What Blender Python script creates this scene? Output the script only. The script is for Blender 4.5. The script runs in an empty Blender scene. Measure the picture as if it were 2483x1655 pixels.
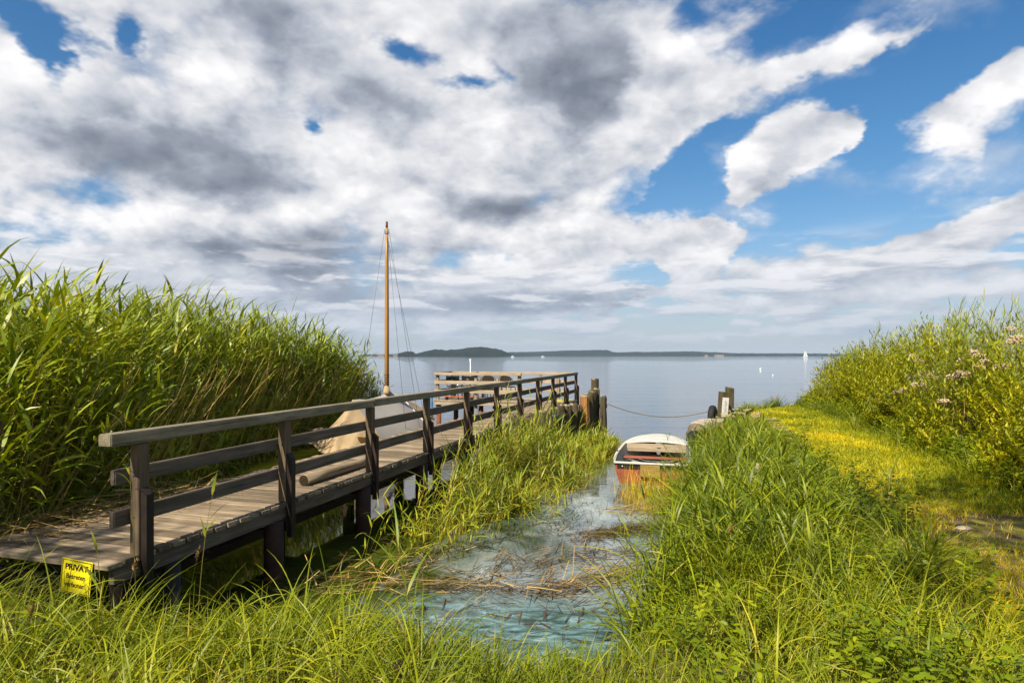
import bpy, bmesh, math, random
import numpy as np
from mathutils import Vector, Matrix, Euler
R = math.radians
C = bpy.context.scene.collection
rng = np.random.default_rng(7)
random.seed(11)
F = 1500.0; CX = 1241.5; HY = 862.0; CAMZ = 2.25     # picture scale used while measuring the place

# ------------------------------------------------------------------ helpers
def props(o, label=None, cat=None, group=None, kind=None):
    if label: o['label'] = label
    if cat: o['category'] = cat
    if group: o['group'] = group
    if kind: o['kind'] = kind
    return o
def empty(name, loc, label, cat, group=None, rz=0.0):
    o = bpy.data.objects.new(name, None); C.objects.link(o)
    o.empty_display_size = .1
    o.location = loc; o.rotation_euler = (0, 0, rz)
    return props(o, label, cat, group)
def link(name, me, mat, parent=None, smooth=False):
    o = bpy.data.objects.new(name, me); C.objects.link(o)
    if mat is not None and not me.materials: me.materials.append(mat)
    if parent is not None: o.parent = parent
    if smooth: me.polygons.foreach_set('use_smooth', np.ones(len(me.polygons), bool))
    return o
def fin(bm, name, mat, parent=None, smooth=False):
    bmesh.ops.recalc_face_normals(bm, faces=bm.faces)
    me = bpy.data.meshes.new(name); bm.to_mesh(me); bm.free()
    return link(name, me, mat, parent, smooth)
def bbox(bm, x0, x1, y0, y1, z0, z1, M=None):
    vs = [bm.verts.new((x, y, z)) for z in (z0, z1) for (x, y) in ((x0, y0), (x1, y0), (x1, y1), (x0, y1))]
    for f in ((3,2,1,0), (4,5,6,7), (0,1,5,4), (1,2,6,5), (2,3,7,6), (3,0,4,7)):
        bm.faces.new([vs[i] for i in f])
    if M is not None: bmesh.ops.transform(bm, matrix=M, verts=vs)
    return vs
def box(name, x0, x1, y0, y1, z0, z1, mat, parent=None, bev=.004, M=None):
    bm = bmesh.new(); bbox(bm, x0, x1, y0, y1, z0, z1, M)
    if bev: bmesh.ops.bevel(bm, geom=bm.edges[:], offset=bev, segments=1, affect='EDGES')
    return fin(bm, name, mat, parent)
def beam(bm, a, b, w, h, up=Vector((0, 0, 1))):
    a = Vector(a); b = Vector(b); d = (b-a).normalized(); s = d.cross(up).normalized(); u = s.cross(d)
    vs = []
    for p in (a, b):
        for i, j in ((-1, -1), (1, -1), (1, 1), (-1, 1)): vs.append(bm.verts.new(p + s*w*.5*i + u*h*.5*j))
    for f in ((3,2,1,0), (4,5,6,7), (0,1,5,4), (1,2,6,5), (2,3,7,6), (3,0,4,7)): bm.faces.new([vs[i] for i in f])
def tube(bm, pts, radii, n=10, cap=True, jit=0.0):
    pts = [Vector(p) for p in pts]; rings = []
    if isinstance(radii, (int, float)): radii = [radii]*len(pts)
    ref = Vector((1, 0, 0)) if abs((pts[-1]-pts[0]).normalized().x) < .8 else Vector((0, 1, 0))
    for i, p in enumerate(pts):
        d = (pts[min(i+1, len(pts)-1)] - pts[max(i-1, 0)]).normalized()
        s = d.cross(ref).normalized(); u = s.cross(d)
        rings.append([bm.verts.new(p + (s*math.cos(2*math.pi*k/n) + u*math.sin(2*math.pi*k/n))*radii[i]*(1+random.uniform(-jit, jit))) for k in range(n)])
    for a, b in zip(rings, rings[1:]):
        for k in range(n): bm.faces.new((a[k], a[(k+1) % n], b[(k+1) % n], b[k]))
    if cap: bm.faces.new(rings[0][::-1]); bm.faces.new(rings[-1])
    return rings
def tube_obj(name, pts, radii, mat, parent=None, n=10, jit=0.0, smooth=True):
    bm = bmesh.new(); tube(bm, pts, radii, n, True, jit); return fin(bm, name, mat, parent, smooth)
def np_mesh(name, V, Q, UV=None, mat=None, smooth=False):
    """V (n,3), Q (m,4) quads, UV per vertex (n,2)"""
    me = bpy.data.meshes.new(name)
    me.vertices.add(len(V)); me.vertices.foreach_set('co', np.ascontiguousarray(V, np.float32).ravel())
    me.loops.add(Q.size); me.loops.foreach_set('vertex_index', np.ascontiguousarray(Q, np.int32).ravel())
    me.polygons.add(len(Q)); me.polygons.foreach_set('loop_start', np.arange(0, Q.size, 4, dtype=np.int32))
    me.polygons.foreach_set('loop_total', np.full(len(Q), 4, np.int32))
    if UV is not None:
        l = me.uv_layers.new(name='UVMap'); l.data.foreach_set('uv', np.ascontiguousarray(UV[Q.ravel()], np.float32).ravel())
    if smooth: me.polygons.foreach_set('use_smooth', np.ones(len(Q), bool))
    me.update(calc_edges=True); me.validate()
    if mat is not None: me.materials.append(mat)
    return me

# ------------------------------------------------------------------ node helpers
class NT:
    def __init__(s, tree): s.t = tree; tree.nodes.clear()
    def n(s, typ, ins=None, **kw):
        x = s.t.nodes.new(typ)
        for k, v in kw.items(): setattr(x, k, v)
        if ins:
            for k, v in ins.items(): s.put(x.inputs[k], v)
        return x
    def put(s, sock, v):
        if isinstance(v, bpy.types.NodeSocket): s.t.links.new(v, sock)
        elif isinstance(v, (tuple, list)):
            sock.default_value = (*v, 1) if (len(v) == 3 and sock.type == 'RGBA') else v
        else: sock.default_value = v
    def m(s, op, a, b=None, c=None, clamp=False):
        x = s.t.nodes.new('ShaderNodeMath'); x.operation = op; x.use_clamp = clamp
        s.put(x.inputs[0], a)
        if b is not None: s.put(x.inputs[1], b)
        if c is not None: s.put(x.inputs[2], c)
        return x.outputs[0]
    def mix(s, f, a, b, blend='MIX'):
        x = s.t.nodes.new('ShaderNodeMix'); x.data_type = 'RGBA'; x.blend_type = blend; x.clamp_factor = True
        s.put(x.inputs[0], f); s.put(x.inputs[6], a); s.put(x.inputs[7], b); return x.outputs[2]
    def ramp(s, f, stops, interp='LINEAR'):
        x = s.t.nodes.new('ShaderNodeValToRGB'); x.color_ramp.interpolation = interp
        cr = x.color_ramp
        while len(cr.elements) < len(stops): cr.elements.new(.5)
        for e, (p, c) in zip(cr.elements, stops):
            e.position = p; e.color = (*c, 1) if len(c) == 3 else c
        s.put(x.inputs[0], f); return x.outputs[0]
    def rng(s, v, a, b, c=0.0, d=1.0, smooth=False):
        x = s.t.nodes.new('ShaderNodeMapRange'); x.interpolation_type = 'SMOOTHSTEP' if smooth else 'LINEAR'
        s.put(x.inputs[0], v)
        for i, q in enumerate((a, b, c, d)): s.put(x.inputs[i+1], q)
        return x.outputs[0]
    def noise(s, vec, scale, detail=4, rough=.55, dist=0.0):
        x = s.t.nodes.new('ShaderNodeTexNoise'); s.put(x.inputs['Vector'], vec)
        x.inputs['Scale'].default_value = scale; x.inputs['Detail'].default_value = detail
        x.inputs['Roughness'].default_value = rough; x.inputs['Distortion'].default_value = dist
        return x
    def vmap(s, vec, loc=(0, 0, 0), rot=(0, 0, 0), sc=(1, 1, 1)):
        x = s.t.nodes.new('ShaderNodeMapping'); s.put(x.inputs[0], vec)
        x.inputs['Location'].default_value = loc; x.inputs['Rotation'].default_value = rot; x.inputs['Scale'].default_value = sc
        return x.outputs[0]
def newmat(name):
    m = bpy.data.materials.new(name); m.use_nodes = True; t = NT(m.node_tree)
    out = t.n('ShaderNodeOutputMaterial'); return m, t, out
AL = .90
def sc3(c): return tuple(q*AL for q in c[:3])
def surf(name, col, rough=.7, spec=.3, metal=0.0, var=.25, scale=8.0, sc=(1, 1, 1), bump=.15, col2=None, island=0.0, isl_cols=None):
    m, t, out = newmat(name); col = sc3(col); col2 = sc3(col2) if col2 else None
    co = t.n('ShaderNodeTexCoord').outputs['Object']; v = t.vmap(co, sc=sc)
    n1 = t.noise(v, scale, 8, .6); n2 = t.noise(v, scale*.23, 4, .55)
    c2 = col2 or tuple(max(0, x*(1-2*var)) for x in col)
    f = t.m('ADD', t.m('MULTIPLY', n1.outputs[0], .6), t.m('MULTIPLY', n2.outputs[0], .4))
    c = t.mix(t.rng(f, .35, .65), c2, col)
    if island:
        r = t.n('ShaderNodeNewGeometry').outputs['Random Per Island']
        c = t.mix(1.0, c, t.ramp(r, [(0, (1-island,)*3), (1, (1+island*.6,)*3)]), 'MULTIPLY')
    p = t.n('ShaderNodeBsdfPrincipled', {'Base Color': c, 'Roughness': rough, 'Metallic': metal, 'Specular IOR Level': spec})
    if bump:
        b = t.n('ShaderNodeBump', {'Height': n1.outputs[0], 'Strength': bump, 'Distance': .02}); t.put(p.inputs['Normal'], b.outputs[0])
    t.put(out.inputs[0], p.outputs[0]); return m
def wood(name, axis, light, dark, moss=0.0, island=.25, rough=.82, cracks=True, fs=1.0):
    """weathered timber whose grain runs along the given local axis"""
    m, t, out = newmat(name); light = sc3(light); dark = sc3(dark)
    co = t.n('ShaderNodeTexCoord').outputs['Object']
    s = [26.0*fs, 26.0*fs, 26.0*fs]; s[axis] = 1.3*fs
    isl = t.n('ShaderNodeNewGeometry').outputs['Random Per Island']
    off = t.n('ShaderNodeVectorMath', operation='ADD'); t.put(off.inputs[0], co)
    cmb = t.n('ShaderNodeCombineXYZ', {0: t.m('MULTIPLY', isl, 7.3), 1: t.m('MULTIPLY', isl, 3.1), 2: t.m('MULTIPLY', isl, 5.7)})
    t.put(off.inputs[1], cmb.outputs[0]); v0 = off.outputs[0]
    v = t.vmap(v0, sc=s)
    g = t.noise(v, 1.0, 6, .65, .4); blot = t.noise(v0, 2.6, 5, .6)
    c = t.ramp(g.outputs[0], [(.28, dark), (.5, tuple((a+b)*.5 for a, b in zip(light, dark))), (.72, light)])
    c = t.mix(t.rng(blot.outputs[0], .35, .7, 0.0, .55), c, dark)
    s2 = [90.0*fs]*3; s2[axis] = 2.2*fs
    cr = t.noise(t.vmap(v0, sc=s2), 1.0, 3, .5)
    ck = t.rng(cr.outputs[0], .33, .40, 0.0, 1.0)
    if cracks: c = t.mix(t.rng(ck, 0.0, 1.0, .55, 0.0), c, tuple(x*.25 for x in dark))
    if moss:
        mn = t.noise(v0, 5.0, 6, .7)
        c = t.mix(t.rng(mn.outputs[0], .45, .72, 0.0, moss), c, (.075, .085, .022))
    if island: c = t.mix(1.0, c, t.ramp(isl, [(0, (1-island,)*3), (1, (1+island*.5,)*3)]), 'MULTIPLY')
    p = t.n('ShaderNodeBsdfPrincipled', {'Base Color': c, 'Roughness': rough, 'Specular IOR Level': .25})
    h = t.m('ADD', t.m('MULTIPLY', g.outputs[0], .6), ck)
    b = t.n('ShaderNodeBump', {'Height': h, 'Strength': .5, 'Distance': .004}); t.put(p.inputs['Normal'], b.outputs[0])
    t.put(out.inputs[0], p.outputs[0]); return m
def leafmat(name, stops, tip=None, base=None, trans=.30, gloss=.42, spec=.22, tcol=(1.2, 1.1, .35)):
    """plant blades: u of the UV map is a random number for each blade, v runs from root to tip"""
    m, t, out = newmat(name)
    uv = t.n('ShaderNodeSeparateXYZ', {0: t.n('ShaderNodeTexCoord').outputs['UV']})
    c = t.ramp(uv.outputs[0], [(p_, tuple(q*1.06 for q in c_)) for p_, c_ in stops])
    co = t.n('ShaderNodeTexCoord').outputs['Object']
    bl = t.noise(co, .9, 3, .6)
    c = t.mix(1.0, c, t.ramp(bl.outputs[0], [(.32, (.66, .73, .75)), (.68, (1.32, 1.18, .9))]), 'MULTIPLY')
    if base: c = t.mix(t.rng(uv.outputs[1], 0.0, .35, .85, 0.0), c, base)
    if tip: c = t.mix(t.rng(uv.outputs[1], .8, 1.0, 0.0, .6), c, tip)
    p = t.n('ShaderNodeBsdfPrincipled', {'Base Color': c, 'Roughness': gloss, 'Specular IOR Level': spec})
    tr = t.n('ShaderNodeBsdfTranslucent', {'Color': t.mix(1.0, c, tcol, 'MULTIPLY')})
    mx = t.n('ShaderNodeMixShader', {0: trans}); t.put(mx.inputs[1], p.outputs[0]); t.put(mx.inputs[2], tr.outputs[0])
    t.put(out.inputs[0], mx.outputs[0]); return m

M = {}
M['wood_x'] = wood('grey_plank', 0, (.54, .41, .275), (.10, .07, .045), .25, .5)
M['wood_y'] = wood('grey_rail', 1, (.24, .185, .15), (.06, .045, .036), .35, 0)
M['wood_z'] = wood('brown_post', 2, (.26, .18, .12), (.07, .046, .03), .25, 0)
M['toprail'] = wood('mossy_rail', 1, (.40, .34, .245), (.12, .10, .065), .5, 0)
M['tan_x'] = wood('pale_timber', 0, (.56, .45, .32), (.27, .20, .13), .0, 0)
M['tan_z'] = wood('pale_post', 2, (.42, .33, .23), (.18, .13, .085), .1, 0)
M['pile'] = wood('old_pile', 2, (.165, .12, .068), (.026, .019, .012), .6, .5, fs=.8)
M['opile'] = wood('stained_pile', 2, (.52, .24, .06), (.12, .06, .03), .3, .1, fs=.8)
M['piletop'] = wood('pile_end', 0, (.48, .40, .29), (.17, .13, .09), .15, .2, fs=.9)
M['log'] = wood('barked_log', 1, (.50, .40, .27), (.13, .09, .055), .1, 0, fs=.7)
M['steel'] = surf('dark_steel', (.028, .018, .014), .6, .3, 0.0, .3, 12)
M['rust'] = surf('rusty_steel', (.30, .105, .04), .8, .2, 0.0, .3, 9, col2=(.10, .038, .02))
M['rustdark'] = surf('dark_rust', (.075, .033, .02), .75, .25, 0.0, .3, 7, col2=(.016, .012, .010))
M['black'] = surf('black_plastic', (.018, .019, .022), .38, .5, var=.15, bump=.02)
M['rubber'] = surf('tyre_rubber', (.022, .021, .020), .75, .3, var=.3, scale=14)
M['metal'] = surf('galvanised', (.55, .55, .56), .35, .5, .9, .15)
M['white'] = surf('white_gelcoat', (.58, .57, .53), .5, .3, var=.10, scale=9, bump=.05, col2=(.44, .42, .34))
M['inner'] = surf('grey_inside_paint', (.42, .42, .39), .7, .3, var=.2, scale=7, col2=(.20, .20, .15))
M['redhull'] = surf('faded_red_paint', (.42, .085, .05), .75, .2, scale=7, sc=(5, 5, .6), col2=(.15, .055, .04), bump=.2)
M['redwood'] = wood('red_stained_wood', 0, (.42, .13, .07), (.20, .06, .035), 0, 0)
M['ochre'] = wood('ochre_board', 0, (.46, .30, .08), (.20, .14, .04), .3, 0)
M['canvas'] = surf('tan_canvas', (.46, .335, .20), .9, .1, var=.10, scale=3.5, bump=.5, col2=(.30, .215, .125))
M['greycanvas'] = surf('grey_canvas', (.40, .36, .33), .9, .1, var=.08, scale=2.0, bump=.12, col2=(.33, .30, .28))
M['mast'] = wood('varnished_mast', 2, (.50, .28, .08), (.33, .16, .04), 0, 0, rough=.35, cracks=False)
M['wire'] = surf('wire', (.10, .10, .11), .4, .5, .6, .1)
M['rope'] = surf('rope', (.30, .25, .17), .9, .1, var=.3, scale=90)
M['yellow'] = surf('sign_yellow', (.80, .66, .01), .45, .4, var=.05, scale=3, bump=.0, col2=(.70, .57, .01))
M['ink'] = surf('sign_black', (.01, .01, .01), .5, .3, bump=0)
M['stone'] = surf('pale_stone', (.52, .44, .34), .9, .2, var=.25, scale=5, bump=.6, col2=(.30, .25, .18))
M['concrete'] = surf('old_concrete', (.52, .42, .34), .9, .2, var=.2, scale=6, bump=.5, col2=(.30, .24, .18))
M['soilstone'] = surf('brown_slab', (.24, .19, .13), .95, .15, var=.3, scale=9, bump=.6)
M['blue'] = surf('blue_paint', (.02, .30, .62), .5, .4, bump=0)
M['orange'] = surf('orange_paint', (.70, .14, .03), .5, .4, bump=0)
M['cream'] = surf('whitewash', (.75, .74, .70), .8, .2, var=.1, scale=20, bump=.1)
M['sail'] = surf('white_sail', (.85, .85, .84), .7, .2, var=.03, bump=0)
M['roof'] = surf('red_roof', (.22, .17, .16), .8, .2)

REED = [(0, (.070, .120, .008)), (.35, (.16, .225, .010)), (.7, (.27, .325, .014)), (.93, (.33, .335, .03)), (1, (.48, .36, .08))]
M['reed'] = leafmat('reed_leaf', REED, tip=(.26, .21, .03), gloss=.42, spec=.38)
M['reedstem'] = leafmat('reed_stem', [(0, (.10, .13, .02)), (.55, (.20, .19, .05)), (.8, (.40, .30, .12)), (1, (.50, .38, .17))], trans=.1)
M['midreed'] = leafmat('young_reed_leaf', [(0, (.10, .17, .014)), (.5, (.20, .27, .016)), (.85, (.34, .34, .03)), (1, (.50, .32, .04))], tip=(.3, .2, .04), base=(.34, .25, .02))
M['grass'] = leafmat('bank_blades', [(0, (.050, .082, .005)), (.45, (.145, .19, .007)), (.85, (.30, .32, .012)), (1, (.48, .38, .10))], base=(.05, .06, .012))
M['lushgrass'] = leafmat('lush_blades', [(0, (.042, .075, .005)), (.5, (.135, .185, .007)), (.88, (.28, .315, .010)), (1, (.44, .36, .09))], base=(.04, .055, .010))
M['path'] = leafmat('trodden_blades', [(0, (.13, .18, .006)), (.35, (.40, .40, .007)), (.8, (.58, .48, .012)), (1, (.62, .46, .10))], trans=.35)
M['sedge'] = leafmat('yellow_sedge', [(0, (.30, .29, .01)), (.5, (.50, .40, .012)), (1, (.62, .40, .05))], base=(.35, .22, .02))
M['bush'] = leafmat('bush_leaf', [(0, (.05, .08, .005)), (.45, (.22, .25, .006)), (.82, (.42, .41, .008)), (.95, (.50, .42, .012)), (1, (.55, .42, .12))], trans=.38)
M['herb'] = leafmat('herb_leaf', [(0, (.08, .13, .006)), (.6, (.19, .25, .008)), (1, (.34, .38, .014))], trans=.38)
M['silver'] = leafmat('grey_green_leaf', [(0, (.22, .28, .08)), (1, (.38, .42, .15))], trans=.3)
M['dry'] = leafmat('dead_reed', [(0, (.035, .022, .012)), (.45, (.12, .075, .03)), (.75, (.36, .24, .09)), (1, (.55, .40, .17))], trans=.1)
M['flower'] = surf('dried_flower', (.62, .47, .31), .9, .1, var=.15, scale=30)
M['blueflower'] = surf('blue_flower', (.25, .32, .75), .8, .1, bump=0)
M['bark'] = surf('bark', (.10, .075, .05), .9, .2, var=.3, scale=9, sc=(1, 1, .3), bump=.6)

# ------------------------------------------------------------------ land shape
EDGE = [(-60, 5.6), (-12, 5.6), (-8, 5.2), (-4.3, 4.75), (-3.2, 4.5), (-2.3, 4.35), (-1.2, 4.45), (-.5, 4.35), (.1, 4.2), (.65, 4.3), (1.0, 4.75), (1.3, 5.5),
        (1.6, 6.3), (2.0, 7.5), (2.5, 8.9), (3.15, 10.2), (3.75, 12.5), (4.15, 14.2), (4.75, 15.6), (5.4, 17.0), (6.2, 18.8), (7.2, 20.6), (8.8, 21.6),
        (11, 22.2), (14, 25), (22, 30), (60, 42), (300, 60)]
POLY = EDGE + [(300, -60), (-60, -60)]
def inside(x, y, P):
    r = np.zeros(x.shape, bool); n = len(P)
    for i in range(n):
        x1, y1 = P[i]; x2, y2 = P[(i+1) % n]
        c = ((y1 > y) != (y2 > y))
        with np.errstate(divide='ignore', invalid='ignore'):
            xi = (x2-x1)*(y-y1)/((y2-y1) if y2 != y1 else 1e-9)+x1
        r ^= c & (x < xi)
    return r
def dline(x, y, L):
    d = np.full(x.shape, 1e9)
    for (x1, y1), (x2, y2) in zip(L, L[1:]):
        dx, dy = x2-x1, y2-y1; t = np.clip(((x-x1)*dx+(y-y1)*dy)/(dx*dx+dy*dy), 0, 1)
        d = np.minimum(d, np.hypot(x-x1-t*dx, y-y1-t*dy))
    return d
def sd(x, y):
    d = dline(x, y, EDGE); return np.where(inside(x, y, POLY), d, -d)
HEDGE = [(11.2, 23.2), (9.95, 21.3), (9.35, 19.7), (8.85, 17.5), (8.2, 14.4), (7.3, 11.5), (6.7, 9.6), (6.1, 7.6), (5.5, 5.4), (5.1, 3.0), (4.9, -3)]
HPOLY = HEDGE + [(60, -3), (60, 23.2)]
def hd(x, y):
    d = dline(x, y, HEDGE); return np.where(inside(x, y, HPOLY), d, -d)
def vn(x, y, s, seed=0):
    """smooth value noise"""
    r = np.random.default_rng(seed).random((64, 64)); u = x/s; v = y/s
    i = np.floor(u).astype(int); j = np.floor(v).astype(int); fu = u-i; fv = v-j
    fu = fu*fu*(3-2*fu); fv = fv*fv*(3-2*fv)
    g = lambda a, b: r[a % 64, b % 64]
    return (g(i, j)*(1-fu)+g(i+1, j)*fu)*(1-fv)+(g(i, j+1)*(1-fu)+g(i+1, j+1)*fu)*fv - .5
def H(x, y):
    x = np.asarray(x, float); y = np.asarray(y, float); d = sd(x, y)
    land = .60*(1-np.exp(-np.maximum(d, 0)/.55)) + .08*vn(x, y, 1.3, 3)*np.clip(d, 0, 1) + .03*vn(x, y, .35, 4)*np.clip(d, 0, 1)
    h = hd(x, y); land = land + .45*(1-np.exp(-np.maximum(h, 0)/2.5))
    return np.where(d > 0, land, np.maximum(-1.1, d*.55))

# ------------------------------------------------------------------ ground sheet
def axis(lo, hi, step, far, k=1.28):
    a = list(np.arange(lo, hi+1e-6, step)); s = step; x = hi
    while x < far: s *= k; x += s; a.append(x)
    s = step; x = lo; b = []
    while x > -far: s *= k; x -= s; b.append(x)
    return np.array(b[::-1]+a)
def ground():
    xs = axis(-9, 15, .11, 4200); ys = axis(-3, 27, .11, 4200)
    X, Y = np.meshgrid(xs, ys); Z = H(X, Y)
    V = np.stack([X, Y, Z], -1).reshape(-1, 3); nx, ny = len(xs), len(ys)
    i = (np.arange(ny-1)[:, None]*nx+np.arange(nx-1)[None]).ravel()
    Q = np.stack([i, i+1, i+nx+1, i+nx], 1)
    m, t, out = newmat('soil_and_turf')
    pos = t.n('ShaderNodeNewGeometry').outputs['Position']
    a = t.noise(pos, 3.2, 8, .65); b = t.noise(pos, .55, 4, .6); cc = t.noise(pos, 40, 4, .6)
    soil = t.mix(cc.outputs[0], (.07, .045, .022), (.22, .15, .085))
    turf = t.mix(t.rng(a.outputs[0], .35, .65), (.09, .10, .012), (.30, .27, .04))
    dry = t.mix(t.rng(cc.outputs[0], .3, .7), (.30, .20, .07), (.50, .36, .16))
    c = t.mix(t.rng(a.outputs[0], .42, .58), soil, turf)
    c = t.mix(t.rng(b.outputs[0], .52, .62), c, dry)
    z = t.n('ShaderNodeSeparateXYZ', {0: pos}).outputs[2]
    c = t.mix(t.rng(z, .0, .25), (.035, .032, .012), c)
    p = t.n('ShaderNodeBsdfPrincipled', {'Base Color': c, 'Roughness': .95, 'Specular IOR Level': .1})
    bp = t.n('ShaderNodeBump', {'Height': cc.outputs[0], 'Strength': .8, 'Distance': .02}); t.put(p.inputs['Normal'], bp.outputs[0])
    t.put(out.inputs[0], p.outputs[0])
    o = link('ground', np_mesh('ground', V, Q, None, m, True), m); props(o, 'soil and turf of the lake shore and lake bed', None, None, 'structure')
ground()

# ------------------------------------------------------------------ water
def water():
    xs = axis(-10, 14, 1.0, 4200, 1.35); ys = axis(0, 30, 1.0, 4200, 1.35)
    X, Y = np.meshgrid(xs, ys); V = np.stack([X, Y, X*0], -1).reshape(-1, 3); nx, ny = len(xs), len(ys)
    i = (np.arange(ny-1)[:, None]*nx+np.arange(nx-1)[None]).ravel(); Q = np.stack([i, i+1, i+nx+1, i+nx], 1)
    m, t, out = newmat('lake_water')
    pos = t.n('ShaderNodeNewGeometry').outputs['Position']; sp = t.n('ShaderNodeSeparateXYZ', {0: pos}); x, y = sp.outputs[0], sp.outputs[1]
    # distance to the right of the jetty line
    side = t.m('SUBTRACT', t.m('MULTIPLY', t.m('ADD', x, 2.76), .956), t.m('MULTIPLY', t.m('SUBTRACT', y, 4.7), .292))
    w = t.noise(t.vmap(pos, rot=(0, 0, .25), sc=(1.0, 1.2, 1)), .8, 5, .6, .8)
    wob = t.m('MULTIPLY', t.m('SUBTRACT', w.outputs[0], .5), 3.2)
    sd_ = t.m('ADD', side, wob)
    film = t.m('MULTIPLY', t.rng(sd_, 1.1, 2.1, smooth=True), t.rng(y, 14.0, 8.5, smooth=True))       # pale scum film and painted sky reflection in the little harbour
    deep = (.035, .048, .065)
    olive = t.mix(t.rng(w.outputs[0], .35, .65), (.016, .026, .004), (.055, .075, .008))
    bright = t.mix(t.rng(w.outputs[0], .35, .65), (.28, .30, .010), (.55, .50, .02))                    # algae behind the jetty, sunlit brightness put into its colour
    near = t.mix(t.m('MULTIPLY', t.rng(side, -.8, -1.6, smooth=True), t.rng(y, 5.5, 7.0)), olive, bright)
    c = t.mix(t.rng(y, 13.0, 19.0, smooth=True), near, deep)
    s2 = t.noise(t.vmap(pos, rot=(0, 0, -.2), sc=(1.3, 1.0, 1)), .9, 5, .58, .8)
    milk = t.mix(t.rng(s2.outputs[0], .35, .65), (.12, .16, .215), (.29, .33, .335))  # scum colour, lightened and blued to carry the sky's reflection
    c = t.mix(t.m('MULTIPLY', film, t.rng(s2.outputs[0], .30, .58, .25, .85)), c, milk)
    tq = t.m('MULTIPLY', t.rng(t.m('ADD', y, t.m('MULTIPLY', wob, .3)), 6.1, 5.3, smooth=True), t.rng(side, .9, 1.6, smooth=True))
    s3 = t.noise(t.vmap(pos, rot=(0, 0, .1), sc=(1.0, 2.4, 1)), 3.2, 7, .65, 1.2)
    turq = t.ramp(s3.outputs[0], [(.36, (.015, .035, .022)), (.46, (.05, .10, .09)), (.56, (.11, .20, .21)), (.70, (.25, .36, .36))])
    c = t.mix(tq, c, turq)
    bl = t.noise(t.vmap(pos, sc=(.02, .16, 1)), 1.0, 4, .6)
    p = t.n('ShaderNodeBsdfPrincipled', {'Base Color': c, 'Roughness': .03, 'Specular IOR Level': .6, 'IOR': 1.45})
    r1 = t.noise(t.vmap(pos, sc=(.45, 2.6, 1)), 1.7, 3, .55, .3); r2 = t.noise(t.vmap(pos, sc=(1, 1.6, 1)), 7.0, 2, .5)
    r3 = t.noise(t.vmap(pos, sc=(.06, .55, 1)), 1.0, 3, .5)
    h = t.m('ADD', t.m('ADD', r1.outputs[0], t.m('MULTIPLY', r2.outputs[0], .22)), t.m('MULTIPLY', r3.outputs[0], 3.0))
    amt = t.m('ADD', t.rng(y, 9.5, 19.0, .012, .32), t.m('MULTIPLY', t.rng(y, 15, 30), t.rng(bl.outputs[0], .4, .65, -.10, .14)))
    b = t.n('ShaderNodeBump', {'Height': h, 'Strength': amt, 'Distance': .05}); t.put(p.inputs['Normal'], b.outputs[0])
    t.put(out.inputs[0], p.outputs[0])
    o = link('lake_water', np_mesh('lake_water', V, Q, None, m), m); props(o, 'calm lake water with pale algae film and painted sky reflection near the shore', None, None, 'structure')
water()

# ------------------------------------------------------------------ jetty
JA = math.atan2(.292, .956)
JX, JY = -2.76, 4.70
jet = empty('jetty', (JX, JY, 0), 'long weathered wooden jetty with plank deck and one railing running out over the lake', 'jetty', rz=-JA)
def jl(x, y, z=0):     # jetty frame -> world
    c, s = math.cos(-JA), math.sin(-JA); return (JX+x*c-y*s, JY+x*s+y*c, z)
DZ = .75; ST = 1.725
bm = bmesh.new(); y = -.31
while y < 15.7:
    w = random.uniform(.140, .156); j = random.uniform(-.003, .003)
    Mx = Matrix.Translation((0, 0, j)) @ Matrix.Rotation(random.uniform(-.004, .004), 4, 'Z')
    bbox(bm, -1.52+random.uniform(-.03, .02), -.035+random.uniform(-.012, .012), y, y+w-random.uniform(.020, .030), DZ-.038, DZ, Mx); y += w
bmesh.ops.bevel(bm, geom=bm.edges[:], offset=.004, segments=1, affect='EDGES')
fin(bm, 'deck', M['wood_x'], jet)
bm = bmesh.new(); x = -4.75
while x < -.03:
    w = random.uniform(.13, .145)
    bbox(bm, x, min(x+w-.008, -.02), 15.72, 17.42, DZ-.038, DZ+random.uniform(-.003, .003)); x += w
fin(bm, 'platform_deck', M['tan_x'], jet)
for i in range(11):
    yy = ST*i; t_ = random.uniform(-.004, .004)
    box('post', -.135, -.048, yy-.05, yy+.05, DZ+.002 if i else .70, 1.585, M['wood_z'], jet, .006, Matrix.Rotation(t_, 4, 'Y'))
    bm = bmesh.new(); vs = bbox(bm, -.040, .018, yy-.035, yy+.03, .40, 1.20)
    for v in vs:
        if v.co.z > 1 and v.co.x < 0: v.co.z += .05
    fin(bm, 'bracket', M['steel'] if i in (0, 1, 8, 9, 10) else M['rustdark'], jet)
def rail(name, x0, x1, y0, y1, z0, z1, mat, seg=3):
    """rails made of boards butted at the posts"""
    bm = bmesh.new(); n = 10; q = [y0] + [ST*k for k in range(2, 11, 2) if y0 < ST*k < y1-.5] + [y1]
    for a, b in zip(q, q[1:]):
        dz = random.uniform(-.006, .006); vs = bbox(bm, x0, x1, a+.0015, b-.0015, z0+dz, z1+dz)
        for v in vs:
            if v.co.y > (a+b)/2: v.co.z -= dz*1.5
    bmesh.ops.bevel(bm, geom=bm.edges[:], offset=.007, segments=2, affect='EDGES')
    return fin(bm, name, mat, jet)
rail('top_rail', -.155, -.03, -.29, 17.33, 1.588, 1.680, M['toprail'])
rail('railing_board', -.185, -.138, -.17, 17.30, 1.285, 1.400, M['wood_y'])
rail('railing_board', -.185, -.138, -.18, 17.30, .975, 1.095, M['wood_y'])
box('edge_beam', -.115, -.062, -.24, 15.7, .585, .711, M['wood_y'], jet, .004)
box('edge_beam', -1.46, -1.40, -.24, 15.7, .585, .711, M['wood_y'], jet, .004)
box('edge_beam', -4.7, -.05, 15.74, 15.80, .585, .711, M['tan_x'], jet, .004)
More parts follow.
